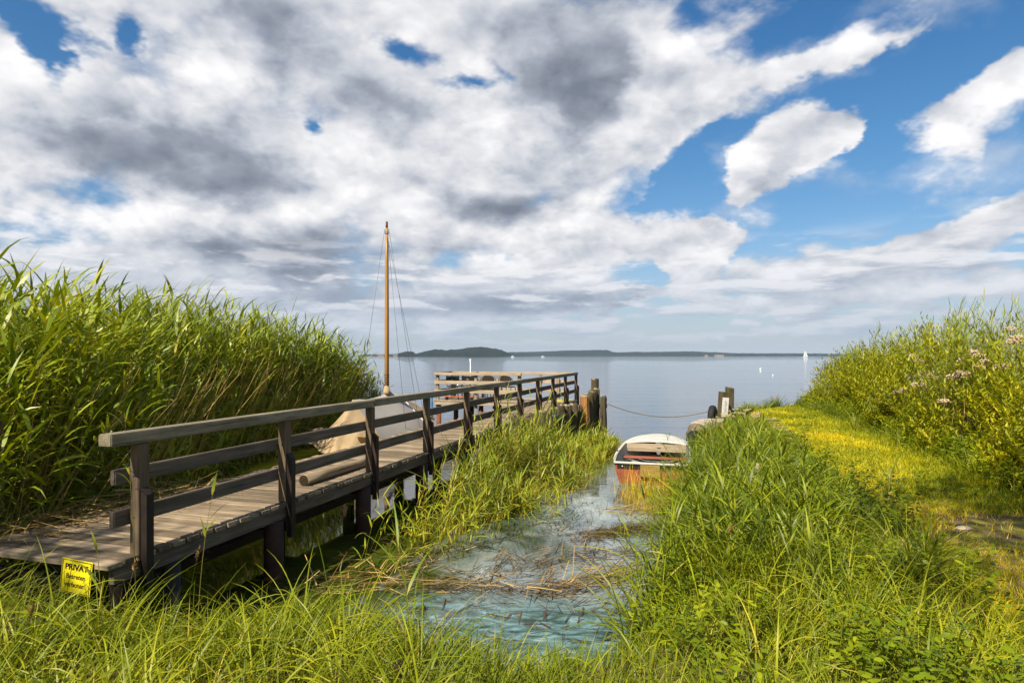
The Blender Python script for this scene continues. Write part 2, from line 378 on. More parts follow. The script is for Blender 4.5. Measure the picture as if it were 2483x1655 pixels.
box('edge_beam', -4.7, -.05, 17.30, 17.36, .585, .711, M['tan_x'], jet, .004)
box('steel_beam', -.62, -.54, -.1, 15.6, .27, .36, M['steel'], jet, .003)
for i in range(1, 10):
    yy = ST*i-.16
    tube_obj('pile', [(-.10, yy, -1), (-.10, yy, .0), (-.10, yy, .14), (-.10, yy, .585)], .096, M['rustdark'], jet, 18)
    tube_obj('pile', [(-1.38, yy, -1), (-1.38, yy, .585)], .09, M['rustdark'], jet, 14)
    box('cross_beam', -1.50, -.02, yy+.102, yy+.17, .46, .583, M['steel'], jet, .003)
for yy in (.28,): tube_obj('pile', [(-.08, yy, -1), (-.08, yy, .585)], .075, M['steel'], jet, 12)
# dark timber facing under the landward end
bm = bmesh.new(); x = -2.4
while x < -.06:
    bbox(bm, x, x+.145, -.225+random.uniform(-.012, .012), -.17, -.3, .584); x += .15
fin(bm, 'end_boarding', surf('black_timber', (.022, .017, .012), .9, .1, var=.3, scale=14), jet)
# platform railings
def prail(pa, pb, posts, boards=True, mat='tan_x', th=.05):
    pa = Vector(pa); pb = Vector(pb)
    for (z0, h, w) in ((1.635, .09, .11),) + (((1.345, .115, .045), (1.04, .115, .045)) if boards else ()):
        bm = bmesh.new(); beam(bm, (pa.x, pa.y, z0), (pb.x, pb.y, z0), w, h)
        bmesh.ops.bevel(bm, geom=bm.edges[:], offset=.005, segments=1, affect='EDGES')
        fin(bm, 'top_rail' if z0 > 1.5 else 'railing_board', M[mat], jet)
    d = (pb-pa).normalized(); n = Vector((d.y, -d.x, 0))*.075
    for t in posts:
        p = pa.lerp(pb, t)+n
        box('post', p.x-.045, p.x+.045, p.y-.045, p.y+.045, .45, 1.588, M['tan_z'], jet, .005)
prail((-1.62, 15.80, 0), (-4.72, 15.80, 0), (.03, .52, .97))
prail((-4.72, 15.86, 0), (-4.72, 17.28, 0), (.97,), mat='wood_y')
prail((-4.78, 17.38, 0), (-.17, 17.38, 0), (.04, .16, .28, .42, .58, .74, .88), mat='tan_x')
for (x, y) in ((-4.62, 15.95), (-4.25, 16.6), (-3.85, 17.1), (-3.1, 16.0), (-2.0, 16.0), (-.4, 17.2), (-1.9, 17.2), (-3.0, 17.2)):
    tube_obj('pile', [(x, y, -1), (x, y, .585)], .085, M['rust'], jet, 14)
box('blue_pole', -4.86, -4.80, 15.80, 15.86, .35, .95, M['blue'], jet, .01)  # upright blue pole at the outer platform corner

for i in range(11):
    for zz_ in (1.345, 1.035):
        bm = bmesh.new(); tube(bm, [(-.091, ST*i-.055, zz_), (-.091, ST*i-.049, zz_)], [.009, .011], 8); fin(bm, 'bolt', M['metal'], jet)
# white lamp pole, chairs, table, bench on the platform
def at(px, Y): return (px-CX)/F*Y
wp = empty('signal_pole', (at(1140.6, 22.0), 22.0, DZ), 'thin white pole standing on the jetty platform above the far rail', 'pole')
tube_obj('shaft', [(0, 0, 0), (0, 0, 1.33)], .016, M['sail'], wp, 8)
bm = bmesh.new(); tube(bm, [(-.03, 0, 1.31), (.0, 0, 1.35), (0, 0, 1.39)], [.02, .035, .02], 8); fin(bm, 'cap', M['sail'], wp)
def plastic_chair(loc, rz, label):
    c = empty('plastic_chair', loc, label, 'chair', 'chairs on the platform', rz)
    bm = bmesh.new(); bbox(bm, -.22, .22, -.22, .22, .43, .46); bmesh.ops.bevel(bm, geom=bm.edges[:], offset=.012, segments=2, affect='EDGES'); fin(bm, 'seat', M['black'], c)
    bm = bmesh.new(); n = 12                                     # curved back with a hand slot
    def P(u, z, o): a = u*.24; return (a, -.22-.05*(1-(u*u))+o, z+.02*u*u)
    us = [-1+2*k/n for k in range(n+1)]; zs = [.56, .66, .71, .80]
    g = [[[bm.verts.new(P(u, z, o)) for z in zs] for u in us] for o in (0, .015)]
    for k in range(n):
        for q in range(3):
            if q == 1 and k in (5, 6): continue
            bm.faces.new((g[0][k][q], g[0][k+1][q], g[0][k+1][q+1], g[0][k][q+1]))
            bm.faces.new((g[1][k][q+1], g[1][k+1][q+1], g[1][k+1][q], g[1][k][q]))
    fin(bm, 'backrest', M['black'], c)
    for sx in (-1, 1):
        tube_obj('back_upright', [(sx*.2, -.2, .44), (sx*.22, -.24, .62)], .012, M['metal'], c, 6)
        for sy in (-1, 1): tube_obj('leg', [(sx*.18, sy*.18, .43), (sx*.22, sy*.22, 0)], .012, M['metal'], c, 6)
    return c
def bistro_chair(loc, rz, label):
    c = empty('bistro_chair', loc, label, 'chair', 'chairs on the platform', rz)
    bm = bmesh.new(); tube(bm, [(0, 0, .42), (0, 0, .45)], .23, 18); fin(bm, 'seat', M['black'], c)
    bm = bmesh.new(); n = 12                                     # round-topped woven back
    top = []; 
    for o in (0, .02):
        r = []
        for k in range(n+1):
            a = math.pi*k/n; r.append((bm.verts.new((-.22*math.cos(a), -.21-.06*math.sin(a)+o, .60)), bm.verts.new((-.22*math.cos(a), -.21-.06*math.sin(a)+o, .66+.15*math.sin(a)))))
        top.append(r)
        for k in range(n): bm.faces.new((r[k][0], r[k+1][0], r[k+1][1], r[k][1]))
    fin(bm, 'backrest', surf('dark_weave', (.04, .022, .014), .6, .3, scale=60, bump=.5), c)
    pts = [(-.29, .18, .44)] + [(-.27*math.cos(math.pi*k/14)*(1.05), -.20-.06*math.sin(math.pi*k/14), .60+.22*math.sin(math.pi*k/14)) for k in range(15)] + [(.29, .18, .44)]
    tube_obj('arm_frame', pts, .012, M['black'], c, 8)
    for sx in (-1, 1):
        for sy in (-1, 1): tube_obj('leg', [(sx*.17, sy*.17, .43), (sx*.2, sy*.22, 0)], .012, M['black'], c, 6)
    return c
chy = 21.35
for k, (px, dy, rz) in enumerate(((1102.5, .12, -.25), (1141, .1, -.33))):
    plastic_chair((at(px, chy+dy), chy+dy, DZ), rz, ('black plastic chair with a slotted back nearest the outer platform corner', 'second black plastic chair with a slotted back, beside the white pole')[k])
for k, (px, dy, rz) in enumerate(((1187, .05, -.2), (1233, -.1, -.45))):
    bistro_chair((at(px, chy+dy), chy+dy, DZ), rz, ('round-backed woven chair next to the plastic chairs on the platform', 'round-backed woven chair nearest the walkway on the platform')[k])
t_ = empty('garden_table', (at(1150, 20.95+.95), 21.9, DZ), 'low dark table behind the four chairs on the platform', 'table', rz=-JA)
box('table_top', -.6, .6, -.22, .22, .60, .64, M['black'], t_, .006)
for sx in (-1, 1):
    for sy in (-1, 1): tube_obj('leg', [(sx*.55, sy*.18, 0), (sx*.55, sy*.18, .6)], .018, M['metal'], t_, 6)
b_ = empty('bench', (at(1112, 21.0), 20.98, DZ), 'low bench with orange seat board behind the platform railing', 'bench', rz=-JA)
box('seat', -.5, .55, -.1, .1, .10, .13, M['orange'], b_, .004)
box('leg', -.45, -.40, -.09, .09, 0, .10, M['black'], b_, 0); box('leg', .45, .5, -.09, .09, 0, .10, M['black'], b_, 0)
o = box('loose_board', -.25, .30, -.05, .05, 0, .03, M['yellow'], None, .003)
o.location = jl(-.35, 16.2, DZ+.004); o.rotation_euler = (0, 0, .3); props(o, 'short yellow board lying on the deck near the end post of the railing', 'board')
# log on the deck
lg = empty('log', jl(-.36, 3.1, DZ), 'short peeled log lying on the jetty deck between the second and third post', 'log', rz=-JA)
tube_obj('trunk', [(0, -.68, .066), (.005, -.3, .068), (-.004, .1, .064), (.01, .45, .060), (.015, .75, .056)], [.064, .067, .063, .058, .052], M['log'], lg, 18, .03)
bm = bmesh.new(); tube(bm, [(0, -.684, .066), (0, -.6815, .066)], [.056, .062], 18); fin(bm, 'cut_end', surf('dark_cut_end', (.05, .033, .02), .9, .1, var=.3, scale=30, bump=.6), lg)

# yellow sign at the jetty's landward end
sg = empty('warning_sign', jl(-.315, -.335, .530), 'yellow sign reading PRIVAT Betreten verboten on the landward end of the jetty', 'sign', rz=-JA*.15)
sg.scale = (1.12, 1, 1.10); sg.rotation_euler = (R(-3), R(3.5), -JA*.9)
box('board', -.125, .125, -.006, .0, 0, .222, M['yellow'], sg, .0015)
bm = bmesh.new()
for a in ((-.118, .118, .212, .2155), (-.118, .118, .0065, .010), (-.118, -.1145, .010, .212), (.1145, .118, .010, .212)): bbox(bm, a[0], a[1], -.0085, -.0064, a[2], a[3])
fin(bm, 'border', M['ink'], sg)
def text(body, size, x, z, parent, mat, yoff=-.0066, off=.0, sx=1.0):
    cu = bpy.data.curves.new('lettering', 'FONT'); cu.body = body; cu.size = size; cu.align_x = 'CENTER'; cu.extrude = .0007; cu.offset = off
    tmp = bpy.data.objects.new('lettering_tmp', cu); C.objects.link(tmp); dg = bpy.context.evaluated_depsgraph_get()
    me = bpy.data.meshes.new_from_object(tmp.evaluated_get(dg)); bpy.data.objects.remove(tmp); me.materials.clear()
    o = link('lettering', me, mat, parent); o.rotation_euler = (R(90), 0, 0); o.location = (x, yoff-.0008, z); o.scale = (sx, 1, 1); return o
text('PRIVAT', .052, 0, .155, sg, M['ink'], off=.0016, sx=1.12)
text('Betreten', .045, 0, .098, sg, M['ink'], off=.0005)
text('verboten!', .045, 0, .045, sg, M['ink'], off=.0005)
# gate post by the reeds at the left
o = box('gate_post', -.05, .05, -.05, .05, 0, 1.22, M['wood_z'], None, .008); o.location = (-4.60, 5.50, .45)
props(o, 'square grey wooden post among the reeds at the picture edge beside the jetty start', 'post')

# ------------------------------------------------------------------ timber piles, chain, quay
def pile(x, y, r, top, label, lean=0.0, mat='pile', cat='pile', group='old timber piles beside the jetty', z0=-.8):
    o = empty('timber_pile', (x, y, 0), label, cat, group)
    zs = [z0, -.1, .25*top, .5*top, .75*top, top-.03, top]
    rr = [r*1.03, r*1.02, r*random.uniform(.95, 1.03), r*random.uniform(.93, 1.0), r*random.uniform(.93, 1.0), r*.97, r*.88]
    bm = bmesh.new(); rg = tube(bm, [(lean*z+random.uniform(-.008, .008), random.uniform(-.008, .008), z) for z in zs], rr, 20, True, .03)
    gr = [random.uniform(.80, 1.08) for _ in range(20)]; tj = [random.uniform(-.03, .03) for _ in range(20)]
    for q_, ring in enumerate(rg):
        cx_ = sum((v.co for v in ring), Vector())/20
        for g_, v in enumerate(ring):
            v.co = cx_+(v.co-cx_)*gr[g_]
            if q_ >= 5: v.co.z += tj[g_]*(1 if q_ == 6 else .7)
    fin(bm, 'shaft', M[mat], o)
    bm = bmesh.new(); tube(bm, [(lean*top, 0, top-.02), (lean*top+.006, 0, top+.012)], [r*.84, r*.62], 14, True, .12); fin(bm, 'end_grain', M['piletop'], o)
    return o
G = 'weathered grey timber pile in the low row beside the jetty'
row = [(.10, 12.55, .12, 1.0), (.31, 12.75, .12, .98), (.47, 13.15, .105, 1.02), (.66, 13.5, .10, 1.04), (.80, 13.85, .10, 1.02), (.93, 14.15, .085, 1.05),
       (1.06, 14.45, .09, 1.02), (1.17, 14.75, .10, 1.06), (1.33, 15.0, .12, 1.05), (1.52, 15.3, .12, 1.06), (1.68, 15.6, .10, 1.0)]
for k, (x, y, r, tp) in enumerate(row): 
    if k == 5: continue
    pile(x, y, r, tp+random.uniform(-.03, .03), G)
p_ = pile(.93, 14.15, .085, 1.05, 'timber pile with a blue and white band near its top')
tube_obj('band', [(0, 0, .86), (0, 0, .90)], .094, M['blue'], p_, 16)
pile(1.87, 15.85, .13, 1.22, 'orange stained timber pile before the tall end piles', mat='opile')
row2 = [(2.02, 16.05, .11, 1.26), (2.10, 16.3, .11, 1.30), (2.17, 16.5, .11, 1.33), (2.27, 16.68, .10, 1.36)]
for x, y, r, tp in row2: pile(x, y, r, tp, 'weathered brown timber pile in the tall group at the row end')
pile(2.28, 17.0, .105, 1.60, 'tallest mossy timber pile with a worn flat top')
pr = pile(2.42, 16.4, .095, 1.17, 'separate timber pile holding one end of the hanging rope')
o = box('timber_wale', -.05, .05, -.05, .05, 0, .35, M['wood_y'], None, .008, Matrix.Rotation(R(90), 4, 'Y')); o.location = (2.20, 16.62, .90); props(o, 'short timber tie joining the two outermost piles', 'timber')
# chain hanging between the outer piles
ch = empty('chain', (2.36, 16.4, .0), 'short rusty chain hanging in the gap between the two outermost piles', 'chain')
for k in range(9):
    z = .78-.06*k; x = -.04+.035*math.sin(k*.7)
    bm = bmesh.new(); pts = [(x+.018*math.cos(a)*(1 if k % 2 else .3), -.14+.018*math.cos(a)*(.3 if k % 2 else 1), z+.036*math.sin(a)) for a in [2*math.pi*j/8 for j in range(9)]]
    tube(bm, pts, .006, 5, False); fin(bm, 'link', M['rust'], ch)
# rope across the harbour mouth
pts = []
A0 = Vector((2.50, 16.38, 2.25-(977.5-HY)/F*16.38)); B0 = Vector((at(1729, 17.2), 17.2, 2.25-(993-HY)/F*17.2))
for k in range(41):
    t = k/40; p = A0.lerp(B0, t); p.z -= 4*.27*t*(1-t); pts.append(p)
rp = tube_obj('mooring_rope', pts, .0115, M['rope'], None, 6); props(rp, 'dark rope sagging across the harbour mouth between pile and quay', 'rope')
# mooring posts on the quay
def square_post(name, loc, w, h, label, rz, tilt=0.0):
    o = empty(name, loc, label, 'post', 'posts at the quay tip', rz); o.rotation_euler = (0, tilt, rz)
    bm = bmesh.new(); vs = bbox(bm, -w, w, -w, w, 0, h)
    for v in vs:
        if v.co.z > .1: v.co.z += random.uniform(-.03, .03)
    bmesh.ops.bevel(bm, geom=bm.edges[:], offset=.012, segments=1, affect='EDGES'); fin(bm, 'shaft', M['pile'], o); return o
qp = square_post('mooring_post', (at(1750, 18.0), 18.0, .30), .11, .88, 'square mooring post with a white painted notice board on its face', .25, .08)
o = box('notice_board', -.10, .10, -.128, -.113, .18, .74, M['cream'], qp, .002)
bm = bmesh.new()
for k in range(7): bbox(bm, -.035+.01*(k % 2), .03+.012*(k % 3), -.132, -.1285, .30+.052*k, .325+.052*k)
fin(bm, 'faded_marking', surf('faded_grey', (.45, .45, .45), .8, .2), qp)
square_post('mooring_post', (at(1768, 18.5), 18.5, .30), .10, 1.0, 'taller bare mooring post just behind the white notice board', .1, .02)
pst = empty('stub_post', (at(1883.5, 21.3), 21.3, .35), 'short pale round post standing in the grass at the shore tip', 'post'); tube_obj('shaft', [(0, 0, 0), (0, 0, .50)], .05, M['tan_z'], pst, 10)
def tyre(loc, rot, Rr, r, label):
    o = empty('old_tyre', loc, label, 'tyre', 'fender tyres on the quay'); o.rotation_euler = rot
    bm = bmesh.new(); n, m_ = 36, 14; g = []
    for i in range(n):
        a = 2*math.pi*i/n; ring = []
        for j in range(m_):
            b = 2*math.pi*j/m_; cr = math.cos(b); sr = math.sin(b)
            rad = Rr + r*(abs(cr)**.7)*(1 if cr > 0 else -1)*1.0 + (.006 if (i % 2 and cr > .5) else 0)
            ring.append(bm.verts.new((rad*math.cos(a), rad*math.sin(a), r*1.0*(abs(sr)**.7)*(1 if sr > 0 else -1))))
        g.append(ring)
    for i in range(n):
        for j in range(m_):
            if 6 <= j <= 7: continue
            bm.faces.new((g[i][j], g[(i+1) % n][j], g[(i+1) % n][(j+1) % m_], g[i][(j+1) % m_]))
    fin(bm, 'casing', M['rubber'], o, True); return o
tyre((at(1728, 17.0), 17.0, .58), (R(90), 0, R(60)), .22, .085, 'upper black tyre leaning on the white-boarded mooring post')
tyre((at(1688, 13.9), 13.9, .20), (R(78), 0, R(52)), .27, .10, 'lower black tyre hanging at the quay corner beside the dinghy bow')
def rock(name, loc, s, label, mat, seed, cat='stone', group=None, box_=0.0):
    bm = bmesh.new()
    if box_: bmesh.ops.create_cube(bm, size=1.6); bmesh.ops.subdivide_edges(bm, edges=bm.edges[:], cuts=5, use_grid_fill=True)
    else: bmesh.ops.create_icosphere(bm, subdivisions=3, radius=1)
    q = np.array([v.co[:] for v in bm.verts]); n1 = vn(q[:, 0]*3+seed*5+q[:, 2]*2, q[:, 1]*3+q[:, 2], 1.0, seed); n2 = vn(q[:, 0]*9+q[:, 2]*6, q[:, 1]*9, 1.0, seed+1)
    for v, a, b in zip(bm.verts, n1, n2):
        v.co *= 1+(.10 if box_ else .45)*a+.07*b; v.co = Vector((v.co.x*s[0], v.co.y*s[1], v.co.z*s[2]))
    o = fin(bm, name, M[mat], None, not box_); o.location = loc; props(o, label, cat, group); return o
o = rock('concrete_block', (at(1720, 15.2)+.12, 15.4, .44), (.48, .42, .26), 'pale pink worn concrete block on the quay edge below the tyres', 'concrete', 5, 'block', None, 1); o.rotation_euler = (.05, -.1, -.6)
rock('boulder', (at(1690, 14.9), 14.9, .38), (.22, .25, .22), 'brown mossy stone at the water side of the concrete block', 'soilstone', 9, 'stone', 'stones on the shore')
rock('boulder', (at(1822, 21.0), 21.0, .38), (.36, .3, .18), 'broad pale sandy stone on the shore tip behind the mooring posts', 'stone', 2, 'stone', 'stones on the shore')
rock('boulder', (at(1925, 21.6), 21.6, .42), (.2, .2, .15), 'small pale stone beside the bush at the far shore edge', 'stone', 3, 'stone', 'stones on the shore')
rock('boulder', (at(1850, 21.4), 21.4, .38), (.1, .1, .18), 'little upright pale stone in the grass at the tip', 'stone', 4, 'stone', 'stones on the shore')
rock('boulder', (at(2350, 5.9)-.05, 5.9, .60), (.085, .05, .03), 'flat white stone lying on the bare soil of the path', 'stone', 6, 'stone', 'stones on the shore')
rock('stone_slab', (-3.58, 4.02, .42), (.55, .35, .12), 'brown stone slab in the grass below the jetty start', 'soilstone', 7, 'stone')
bm = bmesh.new(); tube(bm, [(0, 0, -.5), (0, 0, .0)], .027, 18, False); tube(bm, [(0, 0, 0), (0, 0, -.3)], .0215, 18, False)
r0 = [v for v in bm.verts if abs(v.co.z) < 1e-5]
outer = sorted([v for v in r0 if v.co.length > .025], key=lambda v: math.atan2(v.co.y, v.co.x)); inner = sorted([v for v in r0 if v.co.length < .025], key=lambda v: math.atan2(v.co.y, v.co.x))
for k in range(18): bm.faces.new((outer[k], outer[(k+1) % 18], inner[(k+1) % 18], inner[k]))
o = fin(bm, 'iron_pipe', M['rustdark'], None); o.location = (at(965, 3.05), 3.05, CAMZ-(1606-HY)/F*3.05); o.rotation_euler = (.04, .03, 0)
props(o, 'rusty open iron pipe standing upright in the foreground grass', 'pipe')
rock('wood_stub', (at(1838, 7.6), 7.6, .84), (.035, .035, .09), 'small pale cut stub standing in the long bank grass', 'stone', 12, 'stub', 'pale stubs in the bank grass')
rock('wood_stub', (at(1873, 7.2), 7.2, .74), (.03, .03, .07), 'smaller white stub lower in the long bank grass', 'cream', 13, 'stub', 'pale stubs in the bank grass')

# ------------------------------------------------------------------ red dinghy
def loft(stations):
    bm = bmesh.new(); rows = [[bm.verts.new(p) for p in s] for s in stations]
    for a, b in zip(rows, rows[1:]):
        for k in range(len(a)-1):
            try: bm.faces.new((a[k], a[k+1], b[k+1], b[k]))
            except ValueError: pass
    return bm, rows
DA = math.atan2(.745, 2.55)
dg_ = empty('dinghy', (2.37, 10.62, 0), 'small red and white dinghy moored beside the grassy quay', 'boat', rz=-DA)
DL = 2.75
def dw(y):
    t = y/DL
    return .61+.06*math.sin(min(t/.55, 1)*math.pi*.8) if t < .55 else (.61+.06*math.sin(math.pi*.8))*math.sqrt(max(0, 1-((t-.55)/.45)**2.3))
def dz_(y): t = y/DL; return .40+.16*t**2
ys = [0, .15, .4, .8, 1.2, 1.6, 1.9, 2.15, 2.35, 2.5, 2.62, 2.70, 2.745]
def sect(y, ins=0.0, low=0.0):
    w = max(dw(y)-ins, .004); t = y/DL; zb = -.06+.34*max(0, t-.55)**1.6*2+low; zt = dz_(y); zc = zb+.09; wc = w*.84; wb = w*.5
    L = [(w, zt), (w*.97, zt*.6+zc*.4), (wc, zc), (wb, zb+.02), (0, zb)]
    pts = [(x, y, z) for x, z in L]; return pts+[(-x, yy, z) for x, yy, z in pts[-2::-1]]
bm, rows = loft([sect(y) for y in ys]); bm.faces.new(rows[0])
fin(bm, 'hull', M['redhull'], dg_)
bm, rows = loft([sect(max(y, .035), .035, .04) for y in ys[:11]]); bm.faces.new(rows[0]); fin(bm, 'inner_shell', M['inner'], dg_)
# gunwale: rounded white rim round the plan outline
path = [(-dw(y), y, dz_(y)) for y in ys[::-1]] + [(dw(y), y, dz_(y)) for y in ys]
path = [(-.004, 2.752, dz_(2.75))] + [p for p in [( -dw(y), y, dz_(y)) for y in ys[::-1]]] 
full = [(x, y, z) for x, y, z in path] + [(-x, y, z) for x, y, z in path[::-1]]
bm = bmesh.new(); rings = []
for i, p in enumerate(full):
    a = Vector(full[(i-1) % len(full)]); b = Vector(full[(i+1) % len(full)]); d = (b-a); d.z = 0; d.normalize(); nrm = Vector((d.y, -d.x, 0)); p = Vector(p)
    prof = [(-.024, -.016), (-.024, .006), (-.010, .014), (.020, .014), (.028, .004), (.028, -.022)]
    rings.append([bm.verts.new(p - nrm*u*-1 + Vector((0, 0, v))) for u, v in prof])
for i in range(len(rings)):
    a, b = rings[i], rings[(i+1) % len(rings)]
    for k in range(6):
        try: bm.faces.new((a[k], a[(k+1) % 6], b[(k+1) % 6], b[k]))
        except ValueError: pass
fin(bm, 'gunwale', M['white'], dg_, True)
# cambered fore deck
yd = 1.86; dk = [yd, 1.95, 2.05, 2.15, 2.25, 2.35, 2.45, 2.55, 2.64, 2.71, 2.745]
st = [[(dw(y)*u*.99, y, dz_(y)+.018+.045*(1-u*u)*(dw(y)/.6)) for u in [-1+.2*k for k in range(11)]] for y in dk]
bm, rows = loft(st); low = [bm.verts.new((v.co.x, v.co.y, v.co.z-.02)) for v in rows[0]]
for k in range(10): bm.faces.new((rows[0][k], rows[0][k+1], low[k+1], low[k]))
fin(bm, 'fore_deck', M['white'], dg_, True)
w = dw(yd-.03)-.05
box('bulkhead_board', -w, w, yd-.03, yd-.006, dz_(yd)-.145, dz_(yd)+.012, M['tan_x'], dg_, .003)
box('knot_hole', .02, .09, yd-.034, yd-.0305, dz_(yd)-.075, dz_(yd)-.06, M['ink'], dg_, 0)
w = dw(1.1)-.045
box('thwart', -w, w, 1.28, 1.48, .265, .292, M['redwood'], dg_, .006)
box('stringer', -dw(1.4)+.05, -dw(1.4)+.09, 1.34, 1.82, .24, .26, M['white'], dg_, .002)
box('thwart_support', -.50, -.44, 1.16, 1.20, .02, .243, M['steel'], dg_, .002)
bm = bmesh.new()
bbox(bm, -.35, .40, .25, .62, .03, .05); bbox(bm, -.30, .1, .5, .75, .055, .14, Matrix.Rotation(.1, 4, 'X')); fin(bm, 'floor_board', M['ochre'], dg_)
for sx in (-1, 1):
    bm = bmesh.new(); tube(bm, [(sx*(dw(1.0)+.004), 1.0, .43), (sx*(dw(1.0)+.004), 1.0, .47)], .014, 8)
    for q in (-1, 1): tube(bm, [(sx*(dw(1.0)+.004), 1.0, .468), (sx*(dw(1.0)+.004), 1.0+q*.03, .49), (sx*(dw(1.0)+.004), 1.0+q*.032, .53)], .006, 6)
    fin(bm, 'rowlock', M['metal'], dg_)
box('motor_pad', -.16, .17, -.075, -.035, .175, .375, M['ochre'], dg_, .006)
bm = bmesh.new(); bbox(bm, -.56, .56, -.010, -.003, .295, .372)
fin(bm, 'gunwale_shade', M['steel'], dg_)  # shadow under the gunwale, built in as a dark strip on the transom
box('keel_strip', -.50, .50, -.030, -.003, -.02, .035, M['soilstone'], dg_, .006)
bm = bmesh.new(); bmesh.ops.create_icosphere(bm, subdivisions=1, radius=.012); bmesh.ops.translate(bm, vec=(-.47, -.014, .335), verts=bm.verts[:]); fin(bm, 'drain_plug', M['sail'], dg_)

# ------------------------------------------------------------------ covered sailing boat
SA = math.atan2(1.15, 4.0)
sb = empty('sailing_boat', (-3.72, 13.45, 0), 'wooden sailing boat under a tan and grey canvas cover moored behind the jetty', 'boat', rz=-SA)
SL = 4.4
def sw(y): t = y/SL; return .60+.14*math.sin(math.pi*min(t*1.1, 1)) if t < .45 else (.60+.14*math.sin(math.pi*.495))*math.sqrt(max(.0, 1-((t-.45)/.55)**2))
def sz(y): t = y/SL; return .42+.22*(t-.35)**2*3
ys = [0, .4, 1, 1.6, 2.2, 2.8, 3.3, 3.7, 4.0, 4.2, 4.33, 4.395]
bm, rows = loft([[(s*sw(y)*a, y, z) for s, a, z in ((1, 1, sz(y)), (1, .93, .15), (1, .6, -.1), (1, 0, -.15), (-1, .6, -.1), (-1, .93, .15), (-1, 1, sz(y)))] for y in ys])
bm.faces.new(rows[0]); fin(bm, 'hull', surf('dark_planking', (.16, .075, .03), .5, .4), sb, True)
def ridge(y):
    if y < 2.3: t = y/2.3; return 1.34-.16*math.sin(math.pi*t)*.7
    t = (y-2.3)/(4.4-2.3); return 1.34-.62*t**1.2
def cov(y, over=.10, drop=.12, n=9, fold=0.0):
    """half ring of the cover from port to starboard at station y"""
    pts = []
    for k in range(-n, n+1):
        u = k/n; s = 1 if u > 0 else -1; a = abs(u); w = (sw(y)+over)
        x = s*w*(a**.92); z = ridge(y)-(ridge(y)-sz(y)+drop)*(a**.80)*(1-.10*math.sin(math.pi*a))
        f = fold*math.sin(13*a*math.pi+y*5)*(.3+a); pts.append((x, y+f, z+.012*math.sin(9*y+5*u)))
    return pts
def cover(name, ys, mat, over=.10, drop=.12, fold=0.0):
    bm, rows = loft([cov(y, over, drop, fold=fold) for y in ys]); o = fin(bm, name, mat, sb, True); return o
cover('cover_middle', [.50, .8, 1.1, 1.4, 1.8, 2.1, 2.3, 2.6, 2.9, 3.2], M['greycanvas'], .08, .10)
cover('cover_bow', [3.203, 3.4, 3.6, 3.8, 4.0, 4.2, 4.35], M['canvas'], .09, .11, .01)
# stern apron spreading outwards with folds
bm = bmesh.new(); n = 26; rows = []
for j in range(8):
    v = j/7; r = []
    for k in range(n+1):
        u = -1+2*k/n; a = abs(u); s = 1 if u > 0 else -1; fl = (.045*math.sin(u*15+1)+.022*math.sin(u*31))*v**.7
        yt = .50-(1-a**2)*.05; top = Vector((s*(sw(.5)+.1)*(a**.92), .497, ridge(.5)-(ridge(.5)-sz(.5)+.10)*(a**.80)*(1-.10*math.sin(math.pi*a))))
        bot = Vector((u*(.98 if u < 0 else .84), -.15-.22*(1-a)+.12*a, .17+.05*math.sin(u*7)+.16*a))
        p = top.lerp(bot, v); p += Vector((fl*.4, -fl-.10*math.sin(math.pi*v)*(1-a), 0)); r.append(bm.verts.new(p))
    rows.append(r)
for a, b in zip(rows, rows[1:]):
    for k in range(n): bm.faces.new((a[k], a[k+1], b[k+1], b[k]))
fin(bm, 'cover_stern', M['canvas'], sb, True)
tube_obj('cover_seam', [(x*1.004, y-.0, z+.008) for x, y, z in cov(2.95, .085, .10)[9:]], .012, M['sail'], sb, 6)
my = 2.12
tube_obj('mast', [(0, my, .2), (0, my, 3), (0, my, 4.6), (0, my, 5.44)], [.058, .055, .046, .036], M['mast'], sb, 14)
tube_obj('mast_head', [(0, my, 5.441), (0, my, 5.60)], .028, surf('mast_tip', (.14, .05, .02), .6), sb, 10)
bm = bmesh.new(); tube(bm, [(-.07, my, 5.40), (.07, my, 5.40)], .010, 6); tube(bm, [(0, my, 5.30), (0, my, 5.36)], .052, 12); tube(bm, [(.05, my, 4.95), (.05, my, 5.02)], .014, 6); fin(bm, 'mast_fitting', M['metal'], sb)
tube_obj('mast_shade', [(.045, my-.035, 1.4), (.036, my-.028, 5.2)], .009, surf('mast_shade_brown', (.08, .03, .01), .6), sb, 6)  # shaded right edge of the mast, painted in as a dark strip
tube_obj('mast_collar', [(0, my, 1.30), (0, my, 1.38), (0, my, 1.50)], [.12, .075, .06], M['canvas'], sb, 12, .06)
bm = bmesh.new()
for k in range(5): tube(bm, [(.06*math.cos(a+k), my+.06*math.sin(a+k), 1.53+.06*k+.01*math.sin(3*a)) for a in [2*math.pi*j/10 for j in range(11)]], .008, 5, False)
fin(bm, 'halyard_coil', M['steel'], sb)
for (a, b) in (((-.06, my, 5.40), (-.74, 1.9, .46)), ((.06, my, 5.40), (.74, 2.45, .46)), ((.05, my, 5.0), (.70, 1.75, .46)), ((0, my, 5.3), (0, 4.3, .72))):
    tube_obj('stay', [a, b], .0042, M['wire'], sb, 5)
tube_obj('tiller_end', [(-.72, -.05, .60), (-.42, -.05, .66)], .03, M['wood_y'], sb, 8)

